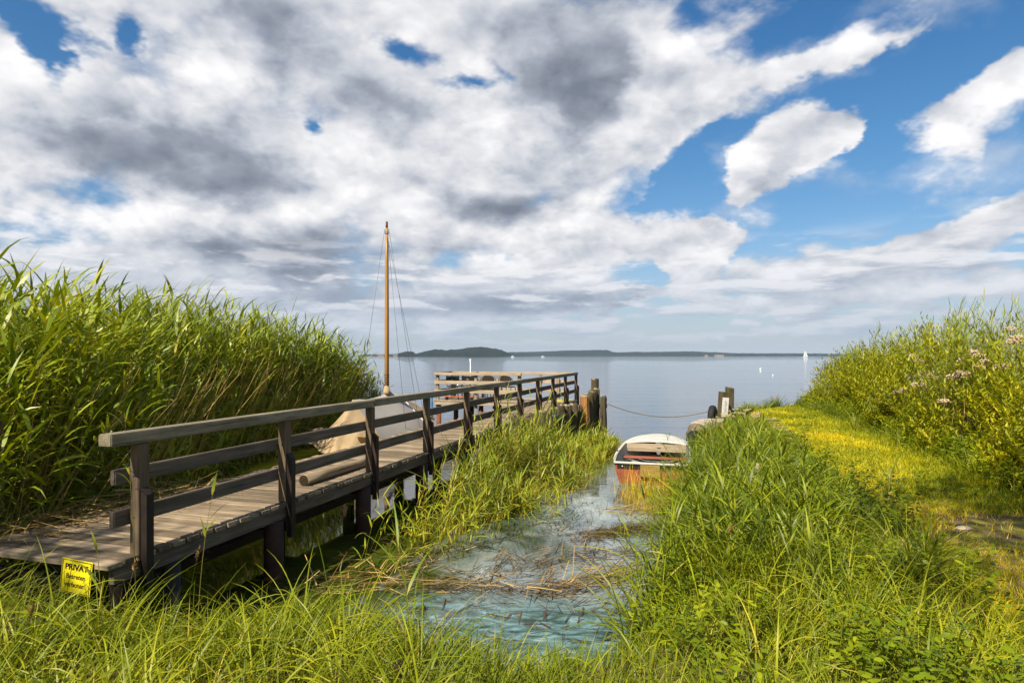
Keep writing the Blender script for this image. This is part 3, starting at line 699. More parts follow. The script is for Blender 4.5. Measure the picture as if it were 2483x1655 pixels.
# ------------------------------------------------------------------ far shore
def ridge_strip(name, x0, x1, Y, depth, hf, mat, label, step=4.0, dens=9.0, seed=1):
    xs = np.arange(x0, x1, step); ys = np.arange(0, depth, step*1.6); X, Yy = np.meshgrid(xs, ys)
    h = hf(X)*1.4; prof = np.clip(Yy/ (depth*.25), 0, 1)**.35
    lump = np.abs(vn(X, Yy, dens, seed))*2.2+np.abs(vn(X, Yy, dens*.45, seed+3))*1.0
    Z = np.where(Yy < 1, 0.05, h*(.62+.38*np.clip(Yy/depth*1.5, 0, 1))*prof*.9 + lump*3.0*np.clip(h/6, .15, 1))
    V = np.stack([X, Y+Yy, Z], -1).reshape(-1, 3); nx, ny = len(xs), len(ys); i = (np.arange(ny-1)[:, None]*nx+np.arange(nx-1)[None]).ravel()
    Q = np.stack([i, i+1, i+nx+1, i+nx], 1); o = link(name, np_mesh(name, V, Q, None, mat), mat); props(o, label, None, None, 'stuff'); return o
def interp(pts): 
    a = np.array(pts, float); return lambda x: np.interp(x, a[:, 0], a[:, 1])
fm = surf('far_wood', (.012, .024, .022), .9, .1, scale=.06, var=.3, bump=0); fm2 = surf('farther_wood', (.016, .030, .028), .9, .1, scale=.05, var=.3, bump=0)
Y1 = 1500.
ridge_strip('far_forest', -300, 50, Y1, 150, interp([(-300, 0.1), (-282, 6), (-276, 8), (-262, 8), (-256, 3.5), (-240, 3), (-232, 7), (-200, 13), (-170, 11), (-140, 13), (-110, 17), (-85, 18), (-60, 16), (-45, 14), (-25, 11), (-10, 5), (10, 1.0), (40, .2)]), fm, 'dark wooded hill on the far shore of the lake')
Y2 = 2600.
ridge_strip('distant_forest', -650, 1500, Y2, 200, interp([(-650, 4), (-300, 10), (20, 12), (150, 15), (230, 18), (420, 20), (450, 12), (600, 13), (800, 15), (900, 12), (1000, 8), (1200, 8), (1400, 7), (1500, 5)]), fm2, 'low blue line of woods along the distant shore', 7.0, 16.0, 5)
def house(x, Y, w, h, label):
    w *= .6; h *= .7
    o = empty('far_house', (x, Y, 0), label, 'house', 'houses on the far shore')
    box('wall', -w, w, -5, 5, 0, h, M['tan_x'], o, 0)
    bm = bmesh.new(); vs = [bm.verts.new(p) for p in ((-w-1, -6, h+.05), (w+1, -6, h+.05), (w+1, 6, h+.05), (-w-1, 6, h+.05), (-w-1, 0, h+3), (w+1, 0, h+3))]
    for f in ((0, 1, 5, 4), (3, 4, 5, 2), (0, 4, 3), (1, 2, 5), (0, 3, 2, 1)): bm.faces.new([vs[i] for i in f])
    fin(bm, 'roof', M['roof'], o)
house((1743-CX)/F*2590, 2588, 30, 6, 'long low pinkish building on the distant shore, left of the sail')
house((1712-CX)/F*2590, 2588, 9, 6, 'small building at the end of the long pinkish building')
house((925-CX)/F*1495, 1492, 12, 4, 'pale long house on the far shore left of the mast')
house((960-CX)/F*1495, 1492, 8, 3.5, 'pale house on the far shore right of the mast')
fb = empty('sailboat', ((1953-CX)/F*800, 800, 0), 'white sailboat far out on the lake near the right shore bushes', 'sailboat')
bm, rows = loft([[(x, s*w*.6, z) for s, z in ((-1, .9), (-.6, 0), (.6, 0), (1, .9))] for x, w in ((-3.2, .8), (-1, 1.6), (1.5, 1.4), (3.4, .05))]); bm.faces.new([v for v in rows[0]]); fin(bm, 'hull', M['sail'], fb)
box('cabin', -1.2, 1.2, -.7, .7, .9, 1.4, M['sail'], fb, 0); tube_obj('mast', [(0, 0, .9), (0, 0, 9.2)], .07, M['metal'], fb, 6)
for nm, P in (('mainsail', ((-.1, 0, 1.6), (-3.0, -.3, 1.7), (-.1, 0, 9.0))), ('jib', ((.15, 0, 8.0), (3.1, 0, 1.2), (.4, -.5, 1.4)))):
    bm = bmesh.new(); a = [bm.verts.new(p) for p in P]; b = [bm.verts.new((p[0], p[1]+.04, p[2])) for p in P]; bm.faces.new(a); bm.faces.new(b[::-1])
    for k in range(3): bm.faces.new((a[k], b[k], b[(k+1) % 3], a[(k+1) % 3]))
    fin(bm, nm, M['sail'], fb)
for k, (px, Y, lab) in enumerate(((1243, 900, 'white motorboat before the dark wooded hill'), (1316, 1000, 'tiny motorboat off the point where the dark hill ends'))):
    mb = empty('motorboat', ((px-CX)/F*Y, Y, 0), lab, 'motorboat', 'far motorboats')
    bm, rows = loft([[(x, s*w*.6, z) for s, z in ((-1, 1.0), (-.6, 0), (.6, 0), (1, 1.0))] for x, w in ((-2.6, 1.4), (0, 1.7), (1.8, 1.2), (2.9, .05))]); bm.faces.new(rows[0]); fin(bm, 'hull', M['sail'], mb)
    box('cabin', -1.4, .9, -.8, .8, 1.0, 2.2, M['sail'], mb, .2)
for px, py, r, lab in ((1844, 895, .16, 'white round buoy floating on the open lake'), (1874, 909, .07, 'tiny white float nearer than the round buoy')):
    Y = CAMZ*F/(py-HY); bm = bmesh.new(); bmesh.ops.create_uvsphere(bm, u_segments=12, v_segments=8, radius=r); o = fin(bm, 'buoy', M['sail'], None, True); o.location = ((px-CX)/F*Y, Y, r*.4); props(o, lab, 'buoy')
# ------------------------------------------------------------------ vegetation
def ribbons(P, az, th0, kap, L, W, S, prof='grass', tw0=None, tw=None, rnd=None, pw=1.4):
    N = len(P); t = np.linspace(0, 1, S+1)
    th = th0[:, None]+kap[:, None]*t[None]**pw; tm = (th[:, 1:]+th[:, :-1])/2
    ca, sa = np.cos(az)[:, None], np.sin(az)[:, None]
    step = (L/S)[:, None, None]*np.stack([np.sin(tm)*ca, np.sin(tm)*sa, np.cos(tm)], -1)
    pos = np.concatenate([P[:, None, :], P[:, None, :]+np.cumsum(step, 1)], 1)
    d = np.stack([np.sin(th)*ca, np.sin(th)*sa, np.cos(th)], -1)
    s = np.stack([-sa, ca, sa*0], -1)*np.ones((N, S+1, 1)); nn = np.cross(d, s)
    if tw0 is None: tw0 = rng.uniform(-.5, .5, N)
    if tw is None: tw = rng.uniform(-1.0, 1.0, N)
    ph = tw0[:, None]+tw[:, None]*t[None]; s = s*np.cos(ph)[..., None]+nn*np.sin(ph)[..., None]
    w = {'grass': (.75+.25*np.minimum(t/.2, 1))*(1-t)**.65, 'leaf': (.35+.65*np.minimum(t/.22, 1))*(1-t)**.8, 'stem': 1-.55*t, 'oval': np.sin(np.pi*np.clip(t*.93+.04, 0, 1))}[prof]
    hw = (W[:, None]*w[None]*.5+.00015)[..., None]
    V = np.stack([pos-s*hw, pos+s*hw], 2)
    if rnd is None: rnd = rng.random(N)
    UV = np.stack([np.broadcast_to(rnd[:, None, None], (N, S+1, 2)), np.broadcast_to(t[None, :, None], (N, S+1, 2))], -1)
    b = (np.arange(N)*(S+1)*2)[:, None]+(np.arange(S)*2)[None]
    Q = np.stack([b, b+1, b+3, b+2], -1).reshape(-1, 4)
    return V.reshape(-1, 3), Q, UV.reshape(-1, 2), pos
def join(parts):
    V, Q, U, o = [], [], [], 0
    for p in parts: V.append(p[0]); Q.append(p[1]+o); U.append(p[2]); o += len(p[0])
    return np.concatenate(V), np.concatenate(Q), np.concatenate(U)
def stuff(name, parts, mat, label, parent=None, smooth=False):
    V, Q, U = join(parts); o = link(name, np_mesh(name, V, Q, U, M[mat], smooth), M[mat], parent)
    if parent is None: props(o, label, None, None, 'stuff')
    return o
U = lambda a, b, n: rng.uniform(a, b, n)
def scatter(n, x0, x1, y0, y1, cond, vis=True):
    out = []; tot = 0
    for _ in range(400):
        x = U(x0, x1, n); y = U(y0, y1, n); k = cond(x, y)
        if vis: k &= (np.abs(x) < .87*y+1.2)
        out.append(np.stack([x[k], y[k]], 1)); tot += k.sum()
        if tot >= n: break
    return np.concatenate(out)[:n]
def plants(xy, h, K, leafL, leafW, wind=0.1, spread=1.0, lean=(.05, .22), t0=.25, stemW=.006, th=(.45, .9), kap=(.5, 1.6), S=4, prof='leaf', z=None, Ss=6, curve=(.15, .5), shrink=.45, up=1.0):
    N = len(xy); z = H(xy[:, 0], xy[:, 1]) if z is None else z
    P = np.stack([xy[:, 0], xy[:, 1], np.maximum(z, -.3)], 1)
    az = wind+rng.normal(0, .6, N); th0 = U(*lean, N); kp = U(*curve, N)
    L = h+np.maximum(0, -P[:, 2])
    s1 = ribbons(P, az, th0, kp, L, np.full(N, stemW), Ss, 'stem', np.zeros(N), np.zeros(N), None, 1.5)
    s2 = ribbons(P, az, th0, kp, L, np.full(N, stemW), Ss, 'stem', np.full(N, 1.57), np.zeros(N), None, 1.5)
    pos = s1[3]; tt = np.clip(t0+(1-t0)*(np.arange(K)[None]+U(0, 1, (N, K)) if False else t0+(1-t0)*(np.arange(K)[None]+rng.random((N, K)))/K), 0, .999)
    f = tt*Ss; i = f.astype(int); fr = (f-i)[..., None]; n_ = np.arange(N)[:, None]
    base = (pos[n_, i]*(1-fr)+pos[n_, i+1]*fr).reshape(-1, 3)
    la = (wind+rng.normal(0, spread, (N, K))+np.where(np.arange(K)[None] % 2 == 0, .6, -.6)).ravel(); tr = tt.ravel()
    lt = (U(*th, N*K))*(1.15-.75*tr**3*up); lk = U(*kap, N*K)*(1.1-.6*tr**2)
    hh = np.repeat(np.clip(h/h.mean(), .6, 1.3), K)
    lL = leafL*U(.65, 1.25, N*K)*(1-shrink*np.abs(tr-.6))*hh**.5; lW = leafW*U(.7, 1.2, N*K)
    rn = np.clip(np.repeat(rng.random(N), K)*.5+.5*rng.random(N*K), 0, 1)
    lv = ribbons(base, la, lt, lk, lL, lW, S, prof, rnd=rn)
    return [s1, s2], [lv]
def xr(y): return np.interp(y, [3.5, 5.0, 5.6, 7.5, 9.5, 12, 14.5, 17, 18.6], [-5.2, -4.6, -4.35, -4.6, -5.0, -5.3, -5.05, -4.1, -3.75])
# reed bed at the left of the jetty
xy = scatter(4400, -15, -4, 3.4, 18.6, lambda x, y: (x < xr(y)-.55*rng.random(x.shape)**2+.1*np.sin(y*5)) & (x > xr(y)-1.2-4.2*rng.random(x.shape)**1.6) & ~((y < 5.0) & (x > -5.3)))
hh = np.interp(xy[:, 1], [4, 4.9, 5.6, 6.8, 8.2, 9.2, 11, 13, 16, 17.5, 18.6], [1.7, 2.1, 2.5, 2.78, 2.55, 2.6, 2.85, 2.98, 2.7, 2.3, 1.9])*(1+.13*rng.normal(0, 1, len(xy)).clip(-2, 1.7))*(1+.16*vn(xy[:, 0], xy[:, 1], .7, 63))*(1-np.interp(xy[:, 1], [4, 6.5, 8.5, 17], [.25, .35, .72, .72])*np.exp(-((xr(xy[:, 1])-xy[:, 0]).clip(0, 9)/.55)**1.5))
st, lv = plants(xy, hh, 15, .42, .046, wind=.05, spread=1.35, t0=.04, stemW=.006, lean=(.02, .18), kap=(.4, 2.4), th=(.55, 1.3), up=.85, shrink=.15)
rb = props(bpy.data.objects.new('reed_grass', None), 'tall green reed bed beside the jetty bent by the wind', None, None, 'stuff'); C.objects.link(rb)
stuff('foliage', lv, 'reed', None, rb); stuff('stems', st, 'reedstem', None, rb)
for k in rb.children: k['kind'] = 'stuff'
# dead straw stalks among the near reeds
n = 260; xy = scatter(n, -9, -4.2, 5.0, 16.5, lambda x, y: (x < xr(y)+.05) & (x > xr(y)-.6))
P = np.stack([xy[:, 0], xy[:, 1], np.full(len(xy), -.05)], 1); n = len(P)
dr = [ribbons(P, U(-.6, 1.2, n), U(.08, .42, n), U(-.1, .5, n), U(1.0, 2.5, n), np.full(n, .008), 6, 'stem', np.full(n, q), np.zeros(n), U(.55, 1, n)) for q in (0, 1.57)]
# reeds and rushes in the water of the little harbour
MR = [(-1.35, 7.5), (-.9, 7.6), (-.2, 8.5), (.5, 9.4), (1.1, 10.6), (1.45, 12.0), (2.1, 13.6), (2.65, 15.6), (2.2, 16.3), (1.4, 14.7), (.5, 13.2), (.0, 12.3), (-.45, 11.2), (-.95, 9.6), (-1.35, 8.4)]
xy = scatter(720, -1.6, 2.8, 7.3, 16.5, lambda x, y: inside(x, y, MR) & (rng.random(x.shape) < .42+1.9*vn(x, y, .55, 29)))
e = dline(xy[:, 0], xy[:, 1], MR[0:8]); h = np.clip(.30+.95*np.minimum(e, .75), .3, 1.0)*np.interp(xy[:, 1], [8, 10.5, 12, 13, 16], [1.15, 1.1, .8, .52, .40])*np.where(rng.random(len(xy)) < .18, U(1.15, 1.5, len(xy)), U(.55, 1.05, len(xy)))*(1+.7*vn(xy[:, 0], xy[:, 1], .6, 35))
st, lv = plants(xy, h, 9, .30, .024, wind=.2, spread=1.6, t0=.15, stemW=.006, z=np.full(len(xy), -.06), kap=(.1, 1.3), th=(.5, 1.3), lean=(.02, .4))
xy2 = scatter(1500, -1.8, 3.0, 7.0, 16.0, lambda x, y: (inside(x, y, MR) & (dline(x, y, MR[0:8]) < .7*rng.random(x.shape)+.15)) | (~inside(x, y, MR) & (dline(x, y, MR[1:8]) < .30*rng.random(x.shape)**1.5) & (x*.956-(y-6)*.3 > -1.6)))
n = len(xy2); P = np.stack([xy2[:, 0], xy2[:, 1], np.full(n, -.06)], 1)
thin = ribbons(P, U(-3, 3, n), U(.0, .5, n), U(.1, 1.3, n), U(.15, .48, n), U(.004, .009, n), 4, 'grass')
rm = props(bpy.data.objects.new('harbour_reed_grass', None), 'shorter sunlit reeds and rushes standing in the water right of the jetty', None, None, 'stuff'); C.objects.link(rm)
stuff('foliage', lv, 'midreed', None, rm); stuff('stems', st, 'reedstem', None, rm); stuff('rushes', [thin], 'sedge', None, rm)
for k in rm.children: k['kind'] = 'stuff'
LR = [(-2.0, 6.3), (-1.0, 6.5), (.1, 7.5), (.9, 8.9), (1.6, 10.8), (1.3, 11.2), (.4, 9.4), (-.4, 8.6), (-1.3, 7.9)]
xyl = scatter(110, -2.1, 2.0, 6.2, 11.4, lambda x, y: inside(x, y, LR) & (rng.random(x.shape) < .3+1.2*vn(x, y, .5, 19)))
stl, lvl = plants(xyl, U(.25, .8, len(xyl)), 7, .26, .021, wind=.4, spread=2.4, t0=.2, stemW=.005, z=np.full(len(xyl), -.05), lean=(.05, .6), th=(.5, 1.4), kap=(.1, 1.4))
stuff('scattered_reed_grass', lvl+stl, 'midreed', 'loose leafy reeds straggling out over the harbour water')
# yellow sedge round the dinghy stern
SG = [(1.55, 10.4), (1.7, 9.0), (1.9, 8.2), (2.2, 7.9), (2.6, 9.1), (3.2, 10.3), (3.4, 11.2), (3.0, 10.9), (2.5, 10.1), (1.9, 10.45)]
xy = scatter(1300, 1.5, 3.5, 7.6, 11.4, lambda x, y: inside(x, y, SG) & (rng.random(x.shape) < .15+.85*np.clip((x-1.7)/1.2, 0, 1)))
n = len(xy); P = np.stack([xy[:, 0], xy[:, 1], np.full(n, -.05)], 1)
stuff('sedge_grass', [ribbons(P, U(-3.1, 3.1, n), U(.0, .35, n), U(.1, 1.3, n), U(.2, .62, n), U(.005, .010, n), 5, 'grass')], 'sedge', 'yellow sedge growing in the water before the dinghy stern')
# long bank grass
PL = [(7.4, 19.5), (6.9, 16), (6.0, 13), (4.85, 10), (4.25, 7.5), (3.85, 6), (3.05, 4.4), (2.75, 3.3), (2.5, 1)]
PLP = PL + [(-40, 1), (-40, 19.5)]
def tall(x, y): return (sd(x, y) > -.06) & inside(x, y, PLP)
def tuftn(x, y): return vn(x, y, .38, 21)
parts = []
def blades(n, reg, cond, hr, wr, S=6, kap=(.3, 1.9), th=(.0, .45), windaz=.3, tuft=1.0, hf=None, prof='grass', clump=0):
    xy = scatter(n, *reg, lambda x, y: cond(x, y) & (rng.random(x.shape) < np.clip(.55+tuft*tuftn(x, y), .05, 1)))
    az0 = None
    if clump:                                            # blades grow out of tussocks
        nc = max(1, len(xy)//clump); ci = rng.integers(0, nc, len(xy)); ctr = xy[:nc][ci]; o_ = rng.normal(0, .045, (len(xy), 2))
        az0 = np.arctan2(o_[:, 1], o_[:, 0])+rng.normal(0, .5, len(xy)); xy = ctr+o_; ck = rng.random(nc)[ci]; k_ = cond(xy[:, 0], xy[:, 1]); xy = xy[k_]; az0 = az0[k_]; ck = ck[k_]
    n = len(xy); z = H(xy[:, 0], xy[:, 1]); P = np.stack([xy[:, 0], xy[:, 1], z-.01], 1)
    h = U(*hr, n)*(.65+.6*ck if clump else 1)*(1+.5*vn(xy[:, 0], xy[:, 1], .9, 31))
    if hf is not None: h = h*hf(xy[:, 0], xy[:, 1])
    rn = np.clip(.5*rng.random(n)+.5*(.5+vn(xy[:, 0], xy[:, 1], .6, 44)), 0, 1)
    rn = np.where(rng.random(n) < .035, .97, rn)
    az = np.where(rng.random(n) < .5, windaz+rng.normal(0, .9, n), U(-3.14, 3.14, n))
    if clump: az = az0; rn = np.clip(.45*ck+.55*rng.random(n), 0, 1)
    return ribbons(P, az, U(*th, n), U(*kap, n), h, U(*wr, n), S, prof, rnd=rn)
# foreground
fg = lambda x, y: tall(x, y) & (y > 2.3) & (rng.random(x.shape) < 1-.55*np.exp(-((x-.25)/.75)**2)*(y > 3.2))
hfg = lambda x, y: 1-.48*np.exp(-((x-.25)/.85)**2)*np.clip((y-2.8)/.6, 0, 1)
parts = [blades(7000, (-5.2, 3.2, 2.3, 5.3), fg, (.20, .48), (.005, .011), hf=hfg), blades(7500, (-5.2, 3.2, 2.3, 5.3), fg, (.30, .64), (.007, .015), 7, (.6, 2.5), (.05, .7), clump=24, hf=hfg), blades(9000, (-5.2, 3.2, 2.3, 5.3), fg, (.10, .25), (.004, .008), 4)]
parts.append(blades(420, (-4.9, -3.3, 4.05, 4.8), tall, (.55, .95), (.009, .018), 7, (.5, 1.9), (.05, .6)))
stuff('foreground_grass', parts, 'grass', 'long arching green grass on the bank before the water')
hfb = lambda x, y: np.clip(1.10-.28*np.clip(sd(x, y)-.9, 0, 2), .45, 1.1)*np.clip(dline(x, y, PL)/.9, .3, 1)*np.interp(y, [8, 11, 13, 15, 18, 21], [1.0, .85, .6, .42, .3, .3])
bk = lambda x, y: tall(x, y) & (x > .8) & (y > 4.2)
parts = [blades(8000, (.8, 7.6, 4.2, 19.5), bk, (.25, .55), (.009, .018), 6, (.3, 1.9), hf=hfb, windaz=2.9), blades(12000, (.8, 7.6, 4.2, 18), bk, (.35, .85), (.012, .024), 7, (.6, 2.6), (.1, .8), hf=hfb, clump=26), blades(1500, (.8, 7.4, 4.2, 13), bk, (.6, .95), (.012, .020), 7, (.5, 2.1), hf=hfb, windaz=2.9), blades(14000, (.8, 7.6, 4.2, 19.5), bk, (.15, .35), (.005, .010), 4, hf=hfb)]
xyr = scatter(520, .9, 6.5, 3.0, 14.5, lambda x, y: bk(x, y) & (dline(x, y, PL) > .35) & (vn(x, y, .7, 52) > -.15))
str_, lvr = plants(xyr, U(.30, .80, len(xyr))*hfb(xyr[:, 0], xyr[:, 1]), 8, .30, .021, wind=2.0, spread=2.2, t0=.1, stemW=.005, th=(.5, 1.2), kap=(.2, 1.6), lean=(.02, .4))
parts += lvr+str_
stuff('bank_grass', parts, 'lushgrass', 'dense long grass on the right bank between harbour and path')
tip = lambda x, y: (sd(x, y) > .1) & (y > 19.0) & (hd(x, y) < .2)
stuff('shore_grass', [blades(2600, (6, 12, 19, 23), lambda x, y: tip(x, y) & (sd(x, y) < .9), (.15, .42), (.008, .016), 4, hf=lambda x, y: .6+.5*(vn(x, y, .8, 9)+.5)*2)], 'lushgrass', 'taller grass tufts along the shore tip')
# leafy herbs in the bank grass
xy = scatter(760, .8, 5.2, 2.4, 11, lambda x, y: tall(x, y) & (vn(x, y, .6, 77) > .08-.10*(x > 2.2)))
st, lv = plants(xy, U(.2, .5, len(xy)), 12, .050, .027, spread=2.5, t0=.3, stemW=.004, S=3, prof='oval', th=(.9, 1.5), kap=(.1, .9), up=.3)
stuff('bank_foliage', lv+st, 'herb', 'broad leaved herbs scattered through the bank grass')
# path grass
pathc = lambda x, y: (sd(x, y) > .12) & ~inside(x, y, PLP) & (hd(x, y) < .35)
bare = lambda x, y: 1.1*np.exp(-(((x-4.9)/.95)**2+((y-5.75)/.65)**2)) + .8*np.exp(-(((x-3.9)/.5)**2+((y-3.9)/.9)**2))
xy = scatter(105000, 2.2, 12.5, 2.8, 22.5, lambda x, y: pathc(x, y) & (rng.random(x.shape) < np.clip(.75+.7*vn(x, y, .5, 3)-.95*bare(x, y), .02, 1)*np.clip(7.5/y, .3, 1)))
n = len(xy); P = np.stack([xy[:, 0], xy[:, 1], H(xy[:, 0], xy[:, 1])-.005], 1)
hp = U(.03, .105, n)*(1+1.3*np.clip(hd(xy[:, 0], xy[:, 1])+.9, 0, 1)+.6*vn(xy[:, 0], xy[:, 1], .7, 5))
rn = np.clip(rng.random(n)*.6+.30*vn(xy[:, 0], xy[:, 1], .45, 12)+.35*vn(xy[:, 0], xy[:, 1], 1.3, 13)+.12+.5*bare(xy[:, 0], xy[:, 1])-.25*np.clip(hd(xy[:, 0], xy[:, 1])+1.2, 0, 1), 0, 1)
stuff('path_grass', [ribbons(P, U(-3.14, 3.14, n), U(0, .8, n), U(0, 1.2, n), hp, U(.005, .012, n)*np.clip(xy[:, 1]/8, .8, 2), 2, 'grass', rnd=rn)], 'path', 'short sunlit yellow green grass on the trodden path')
xyc = scatter(1500, 2.6, 11, 3.0, 19, lambda x, y: pathc(x, y) & (vn(x, y, .7, 55) > .12) & (bare(x, y) < .5))
stc, lvc = plants(xyc, U(.04, .13, len(xyc)), 9, .035, .018, spread=2.5, t0=.2, stemW=.003, S=2, prof='oval', th=(.8, 1.5), kap=(.1, .8), up=.3)
stuff('path_weeds', lvc+stc, 'herb', 'low leafy weeds in patches over the trodden path')
# dry straws on the path and in the grass
n = 900; xy = scatter(n, -4.5, 6.5, 2.5, 9, lambda x, y: (sd(x, y) > .1) & (hd(x, y) < .2)); n = len(xy)
P = np.stack([xy[:, 0], xy[:, 1], H(xy[:, 0], xy[:, 1])+.01+.05*rng.random(n)], 1)
straw = ribbons(P, U(-3.14, 3.14, n), U(1.3, 1.6, n), U(-.1, .2, n), U(.06, .22, n), U(.003, .006, n), 2, 'stem', rnd=U(.5, 1, n))
# hedge of herbs and shrubs on the right
hedge = lambda x, y: (hd(x, y) > .0) & (hd(x, y) < 4.5) & (sd(x, y) > .2)
def hh_(x, y): return .25+np.interp(y, [13, 17, 20, 22], [1, .85, .62, .5])*np.minimum(np.maximum(hd(x, y), 0)*1.3, 1.9)+.55*vn(x, y, 1.1, 8)
xy = scatter(4300, 5, 20, 4.5, 23, lambda x, y: hedge(x, y) & (rng.random(x.shape) < np.exp(-hd(x, y)/2.2)) & (rng.random(x.shape) < .5+2.4*vn(x, y, .6, 14)))
h = np.maximum(hh_(xy[:, 0], xy[:, 1]), .2)*U(.62, 1.15, len(xy))
k = rng.random(len(xy)) < np.where(vn(xy[:, 0], xy[:, 1], .8, 91) > .22, .8, .0)
st, lv = plants(xy[~k], h[~k], 36, .105, .031, wind=2.6, spread=2.6, t0=.08, stemW=.004, S=3, th=(.6, 1.6), kap=(.0, 1.0), lean=(.05, .7), curve=(.0, .6))
st2, lv2 = plants(xy[k], h[k], 40, .08, .016, wind=2.6, spread=2.4, t0=.15, stemW=.004, S=2, th=(.3, 1.0), kap=(.0, .5), lean=(.02, .3))
sh = props(bpy.data.objects.new('shrubbery', None), 'sunlit yellow green bank of wild herbs and shrubs beside the path', None, None, 'stuff'); C.objects.link(sh)
stuff('foliage', lv+st, 'bush', None, sh); stuff('silvery_foliage', lv2+st2, 'silver', None, sh)
xyb = scatter(1500, 4.8, 15, 4.0, 23, lambda x, y: (hd(x, y) > -.25) & (hd(x, y) < .9) & (sd(x, y) > .15))
stb, lvb = plants(xyb, U(.15, .5, len(xyb)), 16, .06, .03, spread=2.5, t0=.2, stemW=.004, S=3, prof='oval', th=(.8, 1.5), kap=(.1, .8), up=.3)
stuff('low_foliage', lvb+stb, 'herb', None, sh)
gb = blades(9000, (4.8, 14, 4.0, 23), lambda x, y: (hd(x, y) > -.3) & (hd(x, y) < 1.3) & (sd(x, y) > .15), (.2, .55), (.006, .012), 4, windaz=2.8)
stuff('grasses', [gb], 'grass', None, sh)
xy = scatter(300, 5, 20, 6, 23, lambda x, y: hedge(x, y) & (hd(x, y) > .45) & (hd(x, y) < 2.8) & (vn(x, y, .8, 60) > .0))
st, lv = plants(xy, (hh_(xy[:, 0], xy[:, 1])+U(-.1, .75, len(xy))), 11, .26, .022, wind=.3, spread=1.3, t0=.45, stemW=.007, S=4, lean=(.0, .15), kap=(.1, .7), th=(.4, .9))
stuff('reed_tops', lv, 'reed', None, sh); stuff('stems', st, 'reedstem', None, sh)
for k in sh.children: k['kind'] = 'stuff'
# floating dead reeds
def band(pts, n, wid, lo=.10, hi=.42, r=(0, 1), zmax=.03, along=.5):
    a = np.array(pts, float); seg = rng.integers(0, len(a)-1, n); t = rng.random(n)[:, None]; p = a[seg]*(1-t)+a[seg+1]*t
    d = a[seg+1]-a[seg]; da = np.arctan2(d[:, 1], d[:, 0]); p = p+rng.normal(0, 1, (n, 2))*np.array(wid)
    P = np.concatenate([p, U(.004, zmax, n)[:, None]], 1); az = np.where(rng.random(n) < along, da+rng.normal(0, .35, n), U(-3.14, 3.14, n))
    up = rng.random(n) < .06
    return ribbons(P, az, np.where(up, U(.4, 1.3, n), U(1.50, 1.62, n)), U(-.08, .14, n), U(lo, hi, n), U(.004, .016, n), 3, 'stem', tw0=U(-.3, .3, n), tw=U(-.3, .3, n), rnd=U(*r, n))
deb = [band([(-1.3, 5.95), (-.5, 6.0), (.2, 5.85), (.55, 5.95), (.9, 6.2), (1.2, 6.4)], 420, (.17, .07), along=.75, zmax=.09), band([(-.7, 6.35), (-.1, 6.3), (.3, 6.8), (.9, 6.75), (1.3, 7.05), (1.7, 7.2)], 380, (.30, .20), r=(0, .7), zmax=.06),
       band([(.9, 7.6), (1.4, 7.9), (1.9, 8.1)], 520, (.16, .10), r=(0, .6)), band([(1.5, 8.9), (2.3, 9.1), (2.5, 8.5)], 420, (.16, .16), .15, .5, (.6, 1), along=.9), band([(-.3, 7.0), (.6, 7.4), (1.2, 8.6)], 160, (.35, .5), .05, .2, (0, .5)),
       band([(-1.6, 5.6), (-.6, 5.2), (.6, 5.2), (1.1, 5.7)], 330, (.3, .25), .05, .25, (0, .5)), band([(-2.1, 6.0), (-1.4, 6.3), (-.9, 7.0)], 200, (.2, .25), r=(.2, 1))]
stuff('floating_debris', deb, 'dry', 'brown dead reed stalks drifting in mats on the harbour water')
# dry stalks heaped at the edge of the deck
n = 900; q = np.stack([U(-1.85, -.65, n)-.25*rng.random(n), U(-.28, 2.1, n)], 1); keep = rng.random(n) < np.clip((-.75-q[:, 0])*1.4, .05, 1); q = q[keep]; n = len(q)
P = np.array([jl(a, b, DZ+.006+.05*random.random()) for a, b in q])
stuff('leaf_litter', [ribbons(P, U(-3.14, 3.14, n), U(1.35, 1.6, n), U(-.1, .3, n), U(.10, .45, n), U(.004, .011, n), 3, 'stem', rnd=U(.3, 1, n)), straw]+dr, 'dry', 'dry straw coloured reed litter on the deck edge and among the reeds')

# ------------------------------------------------------------------ single plants
def single(px, Y, zb, h, lean, az, K, label, leafL=.28, leafW=.02, mat='reed', name='reed_plant', group='single reeds standing apart', t0=.3, cv=.2):
    x = at(px, Y); o = empty(name, (x, Y, zb), label, 'plant', group)
    st, lv = plants(np.array([[0., 0.]]), np.array([h]), K, leafL, leafW, wind=az, spread=.9, lean=(lean, lean+.01), t0=t0, stemW=.007, z=np.zeros(1), curve=(cv, cv+.02), S=6, Ss=8)
    stuff('foliage', lv, mat, None, o); stuff('stem', st, 'reedstem', None, o); return o
single(478, 4.25, .35, .98, .05, .9, 5, 'single reed stalk with an upright yellow green leaf before the second railing bay', .20, .028, 'midreed', t0=.35)
single(250, 3.9, .45, .55, .1, 2.4, 4, 'young reed shoot with broad leaves just right of the yellow sign', .30, .026, 'midreed', t0=.1)
single(330, 4.5, .40, 1.45, .06, 2.6, 6, 'tall thin reed in front of the near end of the top rail', .22, .022, 'midreed', t0=.35)
single(1217, 12.2, .0, 1.30, .02, .3, 9, 'tall leafy reed rising before the sixth railing post', .34, .026, 'midreed', t0=.35)
single(1395, 14.2, .0, 1.05, .1, .2, 9, 'leafy reed before the orange stained pile', .34, .024, 'midreed')
single(1148, 10.6, .0, 1.05, .03, 1.2, 7, 'upright reed before the fifth railing post', .32, .022, 'midreed')
single(1600, 9.4, .0, 1.10, .05, .0, 6, 'green reed standing before the dinghy fore deck', .26, .020)
single(2060, 7.3, .5, 1.05, .03, .4, 5, 'slender reed with an upright top leaf before the sunny path', .26, .016, 'reed', t0=.55)
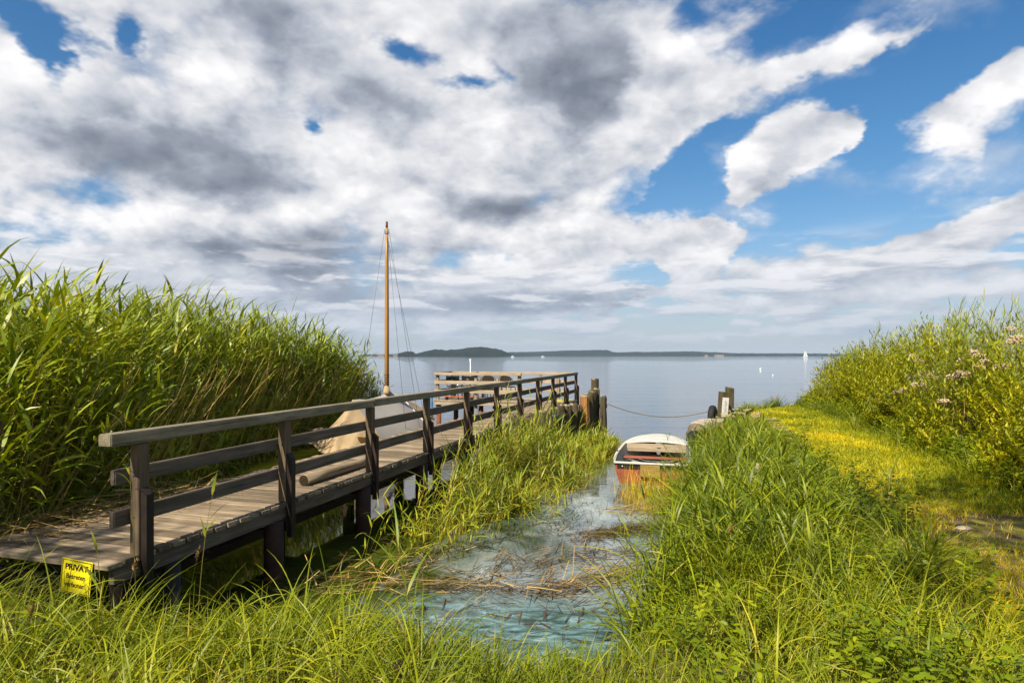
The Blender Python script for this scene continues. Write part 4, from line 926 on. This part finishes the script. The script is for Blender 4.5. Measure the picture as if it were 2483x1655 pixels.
single(2150, 5.8, .55, .62, .1, .0, 7, 'dark bushy reed shoot at the grassy edge of the path', .30, .018)
single(1990, 3.8, .5, .62, .02, 2.8, 6, 'pale stemmed reed with sideways leaves in the lower right grass', .30, .020, 'lushgrass', t0=.4)
single(1000, 3.6, .40, .85, .05, 2.0, 5, 'upright broad bladed shoot in the foreground grass left of the pond', .36, .022, 'midreed', t0=.15)
single(1765, 8.2, .45, .85, .25, .2, 6, 'reed with two dark upright leaves in the bank grass below the stone block', .30, .022)
single(1830, 10.5, .5, .75, .15, -.1, 5, 'reed with dark sideways leaves in the bank grass near the path', .34, .022)
single(965, 17.6, .0, 1.15, .2, .1, 7, 'sparse reed standing in open water just right of the mast', .28, .02, 'reed')
single(985, 18.2, .0, .9, .35, .1, 6, 'low sparse reed further right of the mast', .26, .02, 'reed')
for px, Y, h, lab in ((2312, 10.8, 2.25, 'tall dark feathery willow herb topping the bushes'), (2360, 10.6, 2.05, 'second feathery willow herb just right of the tallest')):
    x = at(px, Y); o = empty('willow_herb', (x, Y, float(H(np.array([x]), np.array([Y]))[0])), lab, 'plant', 'feathery plants topping the bushes')
    q = rng.normal(0, .10, (7, 2)); st, lv = plants(q, np.full(7, h)*U(.8, 1.03, 7), 70, .15, .012, wind=0, spread=3, lean=(.0, .16), t0=.3, stemW=.007, z=np.zeros(7), S=3, Ss=8, th=(.6, 1.0), kap=(.0, .5), curve=(-.05, .1))
    stuff('foliage', lv, 'reed', None, o); stuff('stem', st, 'reedstem', None, o)
# seed heads of grasses
def seedgrass(px, Y, h, label):
    x = at(px, Y); z = float(H(np.array([x]), np.array([Y]))[0]); o = empty('flowering_grass', (x, Y, z), label, 'plant', 'grasses with seed heads')
    st, lv = plants(np.array([[0., 0.]]), np.array([h]), 60, .04, .006, wind=0, spread=3, lean=(.05, .06), t0=.68, stemW=.004, z=np.zeros(1), S=2, Ss=8, prof='oval', curve=(.1, .3))
    stuff('seed_head', lv, 'dry', None, o); stuff('stem', st, 'reedstem', None, o)
seedgrass(440, 4.3, .85, 'loose seed head of grass before the dark water under the jetty')
seedgrass(290, 4.0, .62, 'dense pinkish grass head right of the yellow sign')
seedgrass(60, 3.2, .45, 'pale drooping grass head at the lower picture corner')
seedgrass(1745, 4.6, .60, 'thin grass with a small brown head beside the pond edge')
# dried flower heads on the bushes
def onhedge(px, py):
    u = (px-CX)/F; v = (HY-py)/F
    for Y in np.arange(6, 23, .05):
        x, y = np.array([u*Y]), np.array([Y])
        if hd(x, y)[0] > -.05 and H(x, y)[0]+hh_(x, y)[0]*.95 > CAMZ+v*Y: return u*(Y-.3), Y-.3, CAMZ+v*(Y-.3)
    return None
heads = [(1115, 830), (1055, 780), (1220, 985), (1150, 1000), (1010, 1020), (1275, 1035), (940, 1175), (895, 1200), (1740, 735), (1820, 775), (1660, 825), (1885, 840), (1820, 910), (2080, 895), (2245, 610), (2190, 465), (2270, 560), (1510, 1020), (1270, 690), (575, 1290), (570, 1080), (1410, 1310), (1690, 1000), (1600, 975), (1105, 1120)]
proto = None
for k, (a, b) in enumerate(heads):
    r = onhedge(2000+a/4.871, 700+b/4.871)
    if r is None: continue
    x, y, z = r; g0 = float(H(np.array([x]), np.array([y]))[0]); hgt = max(z-g0, .25)
    if proto is None:
        o = empty('dried_wildflower', (x, y, g0), 'wildflower with a fluffy pinkish cream seed head on the sunny bushes', 'flower', 'dried flowers on the bushes'); proto = o
        tube_obj('stem', [(0, 0, 0), (.02, 0, .5), (0, 0, 1)], .004, M['bark'], o, 5)
        bm = bmesh.new()
        for q in range(80):
            a_ = random.uniform(0, 6.28); rr = .12*math.sqrt(random.random()); mm = Matrix.Translation((rr*math.cos(a_), rr*math.sin(a_)*.8, 1+random.uniform(-.03, .035)-rr*.25)) @ Matrix.Scale(random.uniform(.009, .018), 4)
            bmesh.ops.create_icosphere(bm, subdivisions=1, radius=1, matrix=mm)
        fin(bm, 'flower_head', M['flower'], o, True); proto_h = 1.0
    else:
        o = proto.copy(); C.objects.link(o); o.location = (x, y, g0); o.rotation_euler = (0, 0, k*1.3)
        for chd in proto.children:
            c2 = chd.copy(); c2.parent = o; C.objects.link(c2); c2.location = (0, 0, hgt-1) if 'head' in chd.name else (0, 0, 0); c2.scale = (1, 1, hgt) if 'stem' in chd.name else (random.uniform(.7, 1.15),)*3
            if 'head' in chd.name: c2.location = (0, 0, hgt-c2.scale[2])
    if o is proto: ph_ = hgt
for chd in proto.children:
    if 'stem' in chd.name: chd.scale = (1, 1, ph_)
    else: chd.location = (0, 0, ph_-1)
for k, (px, Y, z) in enumerate(((2000, 18.3, .95), (2013, 18.0, .8), (2007, 17.6, .62), (1944, 17.2, .42), (2022, 17.9, .66), (1968, 16.6, .35))):
    x = at(px, Y); g0 = float(H(np.array([x]), np.array([Y]))[0]); o = empty('chicory', (x, Y, g0), 'small blue flower at the foot of the bushes near the shore tip', 'flower', 'blue flowers at the foot of the bushes')
    tube_obj('stem', [(0, 0, 0), (0, 0, z)], .004, M['reedstem'], o, 4)
    bm = bmesh.new(); bmesh.ops.create_icosphere(bm, subdivisions=1, radius=.022); bmesh.ops.scale(bm, vec=(1, 1, .45), verts=bm.verts[:]); bmesh.ops.translate(bm, vec=(0, 0, z), verts=bm.verts[:]); fin(bm, 'blossom', M['blueflower'], o)
# white umbels near the mooring posts
n = 60; xyw = scatter(n, 5.0, 6.2, 14.6, 17.2, lambda x, y: tall(x, y) & (sd(x, y) > .2)); bm = bmesh.new()
for x, y in xyw:
    z = float(H(np.array([x]), np.array([y]))[0])+random.uniform(.22, .42)
    for q in range(5): bmesh.ops.create_icosphere(bm, subdivisions=1, radius=.012, matrix=Matrix.Translation((x+random.uniform(-.04, .04), y+random.uniform(-.04, .04), z+random.uniform(-.01, .01))))
o = fin(bm, 'blossom_foliage', M['flower']); props(o, 'tiny cream blossoms sprinkled over the grass below the mooring posts', None, None, 'stuff')
# broad tree standing behind the viewer; its crown shades the right foreground
def shade_tree(x, y, cx, cy, cz, rx, ry, rz, n, label):
    tr = empty('shade_tree', (x, y, .6), label, 'tree', 'trees behind the viewer')
    dx, dy = cx-x, cy-y
    tube_obj('trunk', [(0, 0, -.2), (.1*dx, .1*dy, 2.0), (.4*dx, .4*dy, 4.5), (.8*dx, .8*dy, 6.8), (dx, dy, cz)], [.30, .24, .20, .14, .06], M['bark'], tr, 12, .06)
    th_ = np.arccos(U(-1, 1, n)); ph = U(0, 6.283, n); rr = U(.2, 1, n)**.45*(1+.3*np.sin(3*ph+1)*np.sin(2*th_))
    P = np.stack([dx+rx*rr*np.sin(th_)*np.cos(ph), dy+ry*rr*np.sin(th_)*np.sin(ph), cz-.6+rz*rr*np.cos(th_)], 1)
    P = P[(vn(P[:, 0]+P[:, 2], P[:, 1], .9, 71) > -.24)]; n = len(P)
    stuff('crown', [ribbons(P, U(-3, 3, n), U(.3, 2.2, n), U(-.5, .5, n), U(.10, .17, n), U(.07, .11, n), 2, 'oval')], 'herb', None, tr)
shade_tree(1.6, -4.2, 1.9, -1.6, 9.4, 3.3, 2.6, 1.6, 9500, 'broad tree behind the viewer whose crown shades the lower right of the path')
shade_tree(-8.0, -4.5, -9.3, -2.6, 8.8, 2.6, 2.2, 1.6, 4200, 'smaller tree behind the viewer shading the foot of the reeds')

# ------------------------------------------------------------------ sky, sun, camera
SUN_AZ = math.atan2(-.56, -.83); SUN_EL = R(47)          # from +Y towards +X: behind the viewer's left shoulder
def px_ae(px, py):
    u = (px*1.0557-CX)/F; v = (HY-py*1.0557)/F; return math.atan(u), math.atan2(v, math.hypot(1, u))
# (x, y, half width, half height, tilt in degrees, weight) of the cloud masses in picture units, turned into directions
CLOUDS = [(300, 250, 620, 420, 0, 1.5), (900, 250, 520, 420, 0, 1.3), (1250, 120, 420, 300, -25, 1.5), (350, 600, 560, 170, 0, .9), (850, 560, 420, 170, 0, 1.3), (1150, 420, 320, 180, 0, 1.3),
    (1330, 330, 260, 190, -30, .8), (1640, 225, 250, 75, -12, .90), (1860, 155, 210, 34, -17, .72), (2040, 98, 110, 15, -12, .55), (1620, 300, 150, 35, 0, .6), (1740, 45, 180, 35, -18, .45), (1430, 400, 60, 90, 20, .6),
    (1820, 365, 135, 66, -26, 2.2), (1885, 330, 70, 45, -20, .8), (1735, 425, 55, 40, -35, .9), (2180, 255, 220, 42, -16, 1.1), (2310, 200, 150, 70, -30, 1.0), (2160, 310, 50, 50, -20, .6),
    (2310, 485, 130, 45, -20, 1.5), (2170, 560, 180, 36, -10, 1.4), (1930, 605, 320, 42, 0, 1.25), (2200, 640, 300, 48, 0, 1.3), (1590, 565, 80, 60, 0, 2.4), (1460, 545, 190, 55, 6, 1.1), (1330, 575, 70, 35, 0, .7), (1540, 500, 60, 40, 0, .7),
    (1590, 650, 85, 38, 0, 1.6), (1700, 692, 85, 26, 0, 1.3), (1640, 665, 40, 25, 0, .7), (1950, 680, 200, 38, 0, 1.1), (1880, 728, 28, 10, 0, 1.2), (1465, 672, 50, 22, 0, 1.1), (1390, 735, 40, 16, 0, .8), (1180, 668, 270, 62, 0, 1.35), (1000, 700, 300, 45, 0, .8),
    (1150, 720, 200, 20, 0, .8), (700, 690, 380, 60, 0, .7), (70, 590, 110, 50, 0, .9), (270, 470, 120, 32, 0, .8), (2050, 750, 70, 10, 0, .6), (1800, 757, 60, 8, 0, .5), (1560, 745, 60, 8, 0, .5), (1300, 760, 70, 7, 0, .8), (1000, 760, 120, 8, 0, .6), (1420, 705, 60, 14, 0, .9), (2150, 715, 110, 14, 0, 1.0), (1750, 735, 50, 9, 0, .9), (1650, 770, 30, 5, 0, .8), (480, 700, 200, 40, 0, .8)]
HOLES = [(2010, 330, 45, 60, 30, .9), (1500, 440, 120, 60, 0, .9), (85, 35, 95, 55, 0, 1.9), (118, 130, 42, 60, 0, 1.5), (262, 45, 42, 32, 0, 1.3), (955, 80, 70, 40, 10, 1.5), (1090, 172, 100, 30, 0, 1.5), (1160, 130, 60, 30, 40, .8), (750, 292, 22, 30, 0, 1.0), (100, 545, 160, 45, 0, 1.4), (230, 440, 90, 30, 0, .7),
    (1130, 590, 130, 40, 0, .9), (1020, 600, 60, 30, 0, .5), (1930, 240, 70, 30, -20, .5), (1700, 255, 40, 12, -10, .3)]
DARKS = [(480, 395, 290, 65, 4, 1.3), (480, 290, 260, 80, 0, .8), (690, 70, 280, 90, 8, .8), (1330, 110, 190, 150, -50, 1.2), (1370, 215, 110, 60, -50, .8), (870, 225, 110, 55, 0, .7), (740, 595, 290, 75, 0, .95), (480, 575, 240, 45, 0, .5), (1115, 480, 160, 32, 0, .9), (1080, 620, 60, 30, 0, .4),
    (1170, 697, 260, 28, 0, 1.0), (100, 330, 220, 60, 0, .45), (1150, 20, 160, 60, 0, .5), (2020, 632, 250, 26, 0, .55), (2250, 690, 250, 26, 0, .6), (1640, 680, 80, 14, 0, .3), (800, 680, 380, 36, 0, .5), (1830, 420, 110, 34, -28, .35), (950, 420, 260, 40, 0, .25), (1690, 250, 220, 40, -12, .25)]
w = bpy.data.worlds.new('World'); bpy.context.scene.world = w; w.use_nodes = True; t = NT(w.node_tree)
out = t.n('ShaderNodeOutputWorld'); tc = t.n('ShaderNodeTexCoord').outputs['Generated']
sx = t.n('ShaderNodeSeparateXYZ', {0: tc}); x, y, z = sx.outputs
A = t.m('ARCTAN2', x, y); E = t.m('ARCSINE', z)
zz = t.m('ADD', t.m('MAXIMUM', z, 0.0), .62)
q = t.n('ShaderNodeCombineXYZ', {0: t.m('DIVIDE', x, zz), 1: t.m('DIVIDE', y, zz), 2: z}).outputs[0]
n1 = t.noise(q, 3.7, 10, .57, .0)
off = t.n('ShaderNodeVectorMath', operation='ADD'); t.put(off.inputs[0], q); off.inputs[1].default_value = (-.045, -.04, .05)
n2 = t.noise(off.outputs[0], 3.7, 7, .54, .0)
wn = t.noise(q, 2.4, 6, .66)
ws = t.n('ShaderNodeSeparateColor', {0: wn.outputs['Color']})
wa = t.m('MULTIPLY', t.m('SUBTRACT', ws.outputs[0], .5), .26); we = t.m('MULTIPLY', t.m('SUBTRACT', ws.outputs[1], .5), t.rng(E, 0.0, .3, .04, .16))
AE = t.n('ShaderNodeCombineXYZ', {0: t.m('ADD', A, wa), 1: t.m('ADD', E, we), 2: 0.0}).outputs[0]
def field(L, acc, fac=1.0, rs=1.0):
    for (cx, cy, rx, ry, rot, wt) in L:
        a, e = px_ae(cx, cy); ra = rx*1.0557/F*math.cos(a)**2; re = ry*1.0557/F*math.cos(a)*math.cos(e)
        ra = max(ra, .006)*1.35; re = max(re, .006)*1.35; wt = wt*fac; ra *= rs; re *= rs
        # Mapping node type TEXTURE: inverse transform (centre to origin, unrotate, unscale)
        mp = t.t.nodes.new('ShaderNodeMapping'); mp.vector_type = 'TEXTURE'; t.put(mp.inputs[0], AE)
        mp.inputs['Location'].default_value = (a, e, 0); mp.inputs['Rotation'].default_value = (0, 0, R(-rot)); mp.inputs['Scale'].default_value = (ra, re, 1)
        g = t.t.nodes.new('ShaderNodeTexGradient'); g.gradient_type = 'SPHERICAL'; t.put(g.inputs[0], mp.outputs[0])
        acc = t.m('MULTIPLY_ADD', g.outputs['Fac'], wt, acc)
    return acc
cv = field(CLOUDS, t.m('MULTIPLY', t.rng(t.m('ABSOLUTE', A), .9, 1.4), .5)); hl = field(HOLES, 0.0, .72, 1.08); dk = field(DARKS, t.m('MULTIPLY', t.rng(t.m('ABSOLUTE', A), .9, 1.4), .3))
def vor(vec):
    v_ = t.t.nodes.new('ShaderNodeTexVoronoi'); v_.feature = 'F1'; v_.normalize = True; t.put(v_.inputs['Vector'], vec)
    v_.inputs['Scale'].default_value = 6.6; v_.inputs['Detail'].default_value = 3.0; v_.inputs['Roughness'].default_value = .55; return v_.outputs['Distance']
wv = t.n('ShaderNodeVectorMath', operation='MULTIPLY_ADD'); t.put(wv.inputs[0], wn.outputs['Color']); wv.inputs[1].default_value = (.16, .16, .16); t.put(wv.inputs[2], q)
wo = t.n('ShaderNodeVectorMath', operation='ADD'); t.put(wo.inputs[0], wv.outputs[0]); wo.inputs[1].default_value = (-.012, -.030, .03)
v1 = vor(wv.outputs[0]); v2 = vor(wo.outputs[0])
nn = t.m('SUBTRACT', t.m('MULTIPLY', t.m('SUBTRACT', n1.outputs[0], .5), 2.5), t.m('MULTIPLY', t.m('SUBTRACT', v1, .38), 1.5))
cov_ = t.m('ADD', t.m('SUBTRACT', t.m('MINIMUM', cv, .95), t.m('MULTIPLY', hl, .95)), nn)
alpha = t.m('MAXIMUM', t.rng(cov_, .30, .88, smooth=True), t.m('MULTIPLY', t.rng(t.m('SUBTRACT', n1.outputs[0], t.m('MULTIPLY', hl, .35)), .52, .70, smooth=True), .42))
thick = t.rng(cov_, .55, 1.2)
relief = t.m('ADD', t.m('MULTIPLY', t.m('SUBTRACT', n1.outputs[0], n2.outputs[0]), 1.3), t.m('MULTIPLY', t.m('SUBTRACT', v2, v1), 1.6))
b = t.m('ADD', t.m('SUBTRACT', .80, t.m('MULTIPLY', t.m('MINIMUM', dk, .85), t.m('ADD', .62, t.m('MULTIPLY', nn, .25)))), relief)
b = t.m('SUBTRACT', b, t.m('MULTIPLY', thick, .06))
b = t.m('MULTIPLY', b, t.rng(cov_, .35, 1.0, .80, 1.0))
cloudc = t.ramp(b, [(0.0, (.16, .185, .235)), (.28, (.27, .30, .36)), (.52, (.45, .475, .53)), (.76, (.64, .645, .67)), (1.0, (.82, .81, .82))])
STR = .066; HAZE = .00009
sk = t.n('ShaderNodeTexSky', sky_type='NISHITA', sun_disc=False, sun_elevation=SUN_EL, sun_rotation=SUN_AZ, altitude=0, air_density=1.0, dust_density=.6, ozone_density=2.0)
grade = t.ramp(E, [(0.0, (1.0, 1.0, 1.0)), (.10, (.80, .92, 1.02)), (.30, (.52, .92, 1.12)), (.55, (.34, .82, 1.15))])
skyc = t.mix(1.0, sk.outputs[0], grade, 'MULTIPLY')
cl10 = t.n('ShaderNodeVectorMath', operation='SCALE'); t.put(cl10.inputs[0], cloudc); cl10.inputs['Scale'].default_value = .74/STR
col = t.mix(alpha, skyc, cl10.outputs[0])
# rows of small cumulus low over the lake
rq = t.n('ShaderNodeCombineXYZ', {0: t.m('MULTIPLY', A, 7.0), 1: t.m('MULTIPLY', E, 34.0), 2: 3.7}).outputs[0]
ro = t.n('ShaderNodeVectorMath', operation='ADD'); t.put(ro.inputs[0], rq); ro.inputs[1].default_value = (-.12, .38, 0)
ra_ = t.noise(rq, 1.05, 6, .58); rb_ = t.noise(ro.outputs[0], 1.05, 6, .58)
band_ = t.m('MULTIPLY', t.rng(E, .006, .035, smooth=True), t.rng(E, .20, .11, smooth=True))
a2 = t.m('MULTIPLY', t.rng(ra_.outputs[0], .46, .58, smooth=True), band_)
c2 = t.ramp(t.m('ADD', .55, t.m('MULTIPLY', t.m('SUBTRACT', ra_.outputs[0], rb_.outputs[0]), 3.2)), [(.15, (.36, .39, .46)), (.5, (.52, .54, .60)), (.85, (.82, .80, .80))])
c2s = t.n('ShaderNodeVectorMath', operation='SCALE'); t.put(c2s.inputs[0], c2); c2s.inputs['Scale'].default_value = .74/STR
col = t.mix(t.m('MULTIPLY', a2, .85), col, c2s.outputs[0])
hz = t.n('ShaderNodeVectorMath', operation='SCALE'); hz.inputs[0].default_value = (.33, .40, .50); hz.inputs['Scale'].default_value = .76/STR
col = t.mix(t.rng(E, 0.0, .20, .72, 0.0, smooth=True), col, hz.outputs[0])
bg = t.n('ShaderNodeBackground', {'Color': col, 'Strength': STR}); t.put(out.inputs[0], bg.outputs[0])
hm = bpy.data.materials.new('haze_air'); hm.use_nodes = True; ht = NT(hm.node_tree)
ho = ht.n('ShaderNodeOutputMaterial'); hv = ht.n('ShaderNodeVolumePrincipled', {'Color': (.62, .76, .95), 'Density': HAZE, 'Anisotropy': .0}); ht.put(ho.inputs['Volume'], hv.outputs[0])
hb = box('haze', -6300, 6300, -6300, 6300, -2.2, 62, hm, None, 0); props(hb, 'thin blue summer haze over the lake', None, None, 'stuff'); hb.display_type = 'WIRE'
w.cycles.sampling_method = 'MANUAL'; w.cycles.sample_map_resolution = 512

sun = bpy.data.lights.new('sun', 'SUN'); sun.energy = 5.0; sun.angle = R(.53); sun.color = (1.0, .91, .74)
so = bpy.data.objects.new('sun', sun); C.objects.link(so)
dv = Vector((math.sin(SUN_AZ)*math.cos(SUN_EL), math.cos(SUN_AZ)*math.cos(SUN_EL), math.sin(SUN_EL)))
so.rotation_euler = dv.to_track_quat('Z', 'Y').to_euler(); so.location = (0, 0, 30)
cam = bpy.data.cameras.new('camera'); co = bpy.data.objects.new('camera', cam); C.objects.link(co)
cam.sensor_width = 36; cam.lens = F/2483*36; cam.shift_y = (HY-827.5)/2483; cam.clip_start = .05; cam.clip_end = 30000
co.location = (0, 0, CAMZ); co.rotation_euler = (R(90), 0, 0)
sc = bpy.context.scene; sc.camera = co
sc.view_settings.view_transform = 'Standard'; sc.view_settings.look = 'None'; sc.view_settings.exposure = 0.75; sc.view_settings.gamma = 1.0
sc.cycles.max_bounces = 7; sc.cycles.diffuse_bounces = 3; sc.cycles.glossy_bounces = 3; sc.cycles.transmission_bounces = 3; sc.cycles.transparent_max_bounces = 4; sc.cycles.volume_bounces = 0
sc.cycles.caustics_reflective = False; sc.cycles.caustics_refractive = False; sc.cycles.sample_clamp_indirect = 4
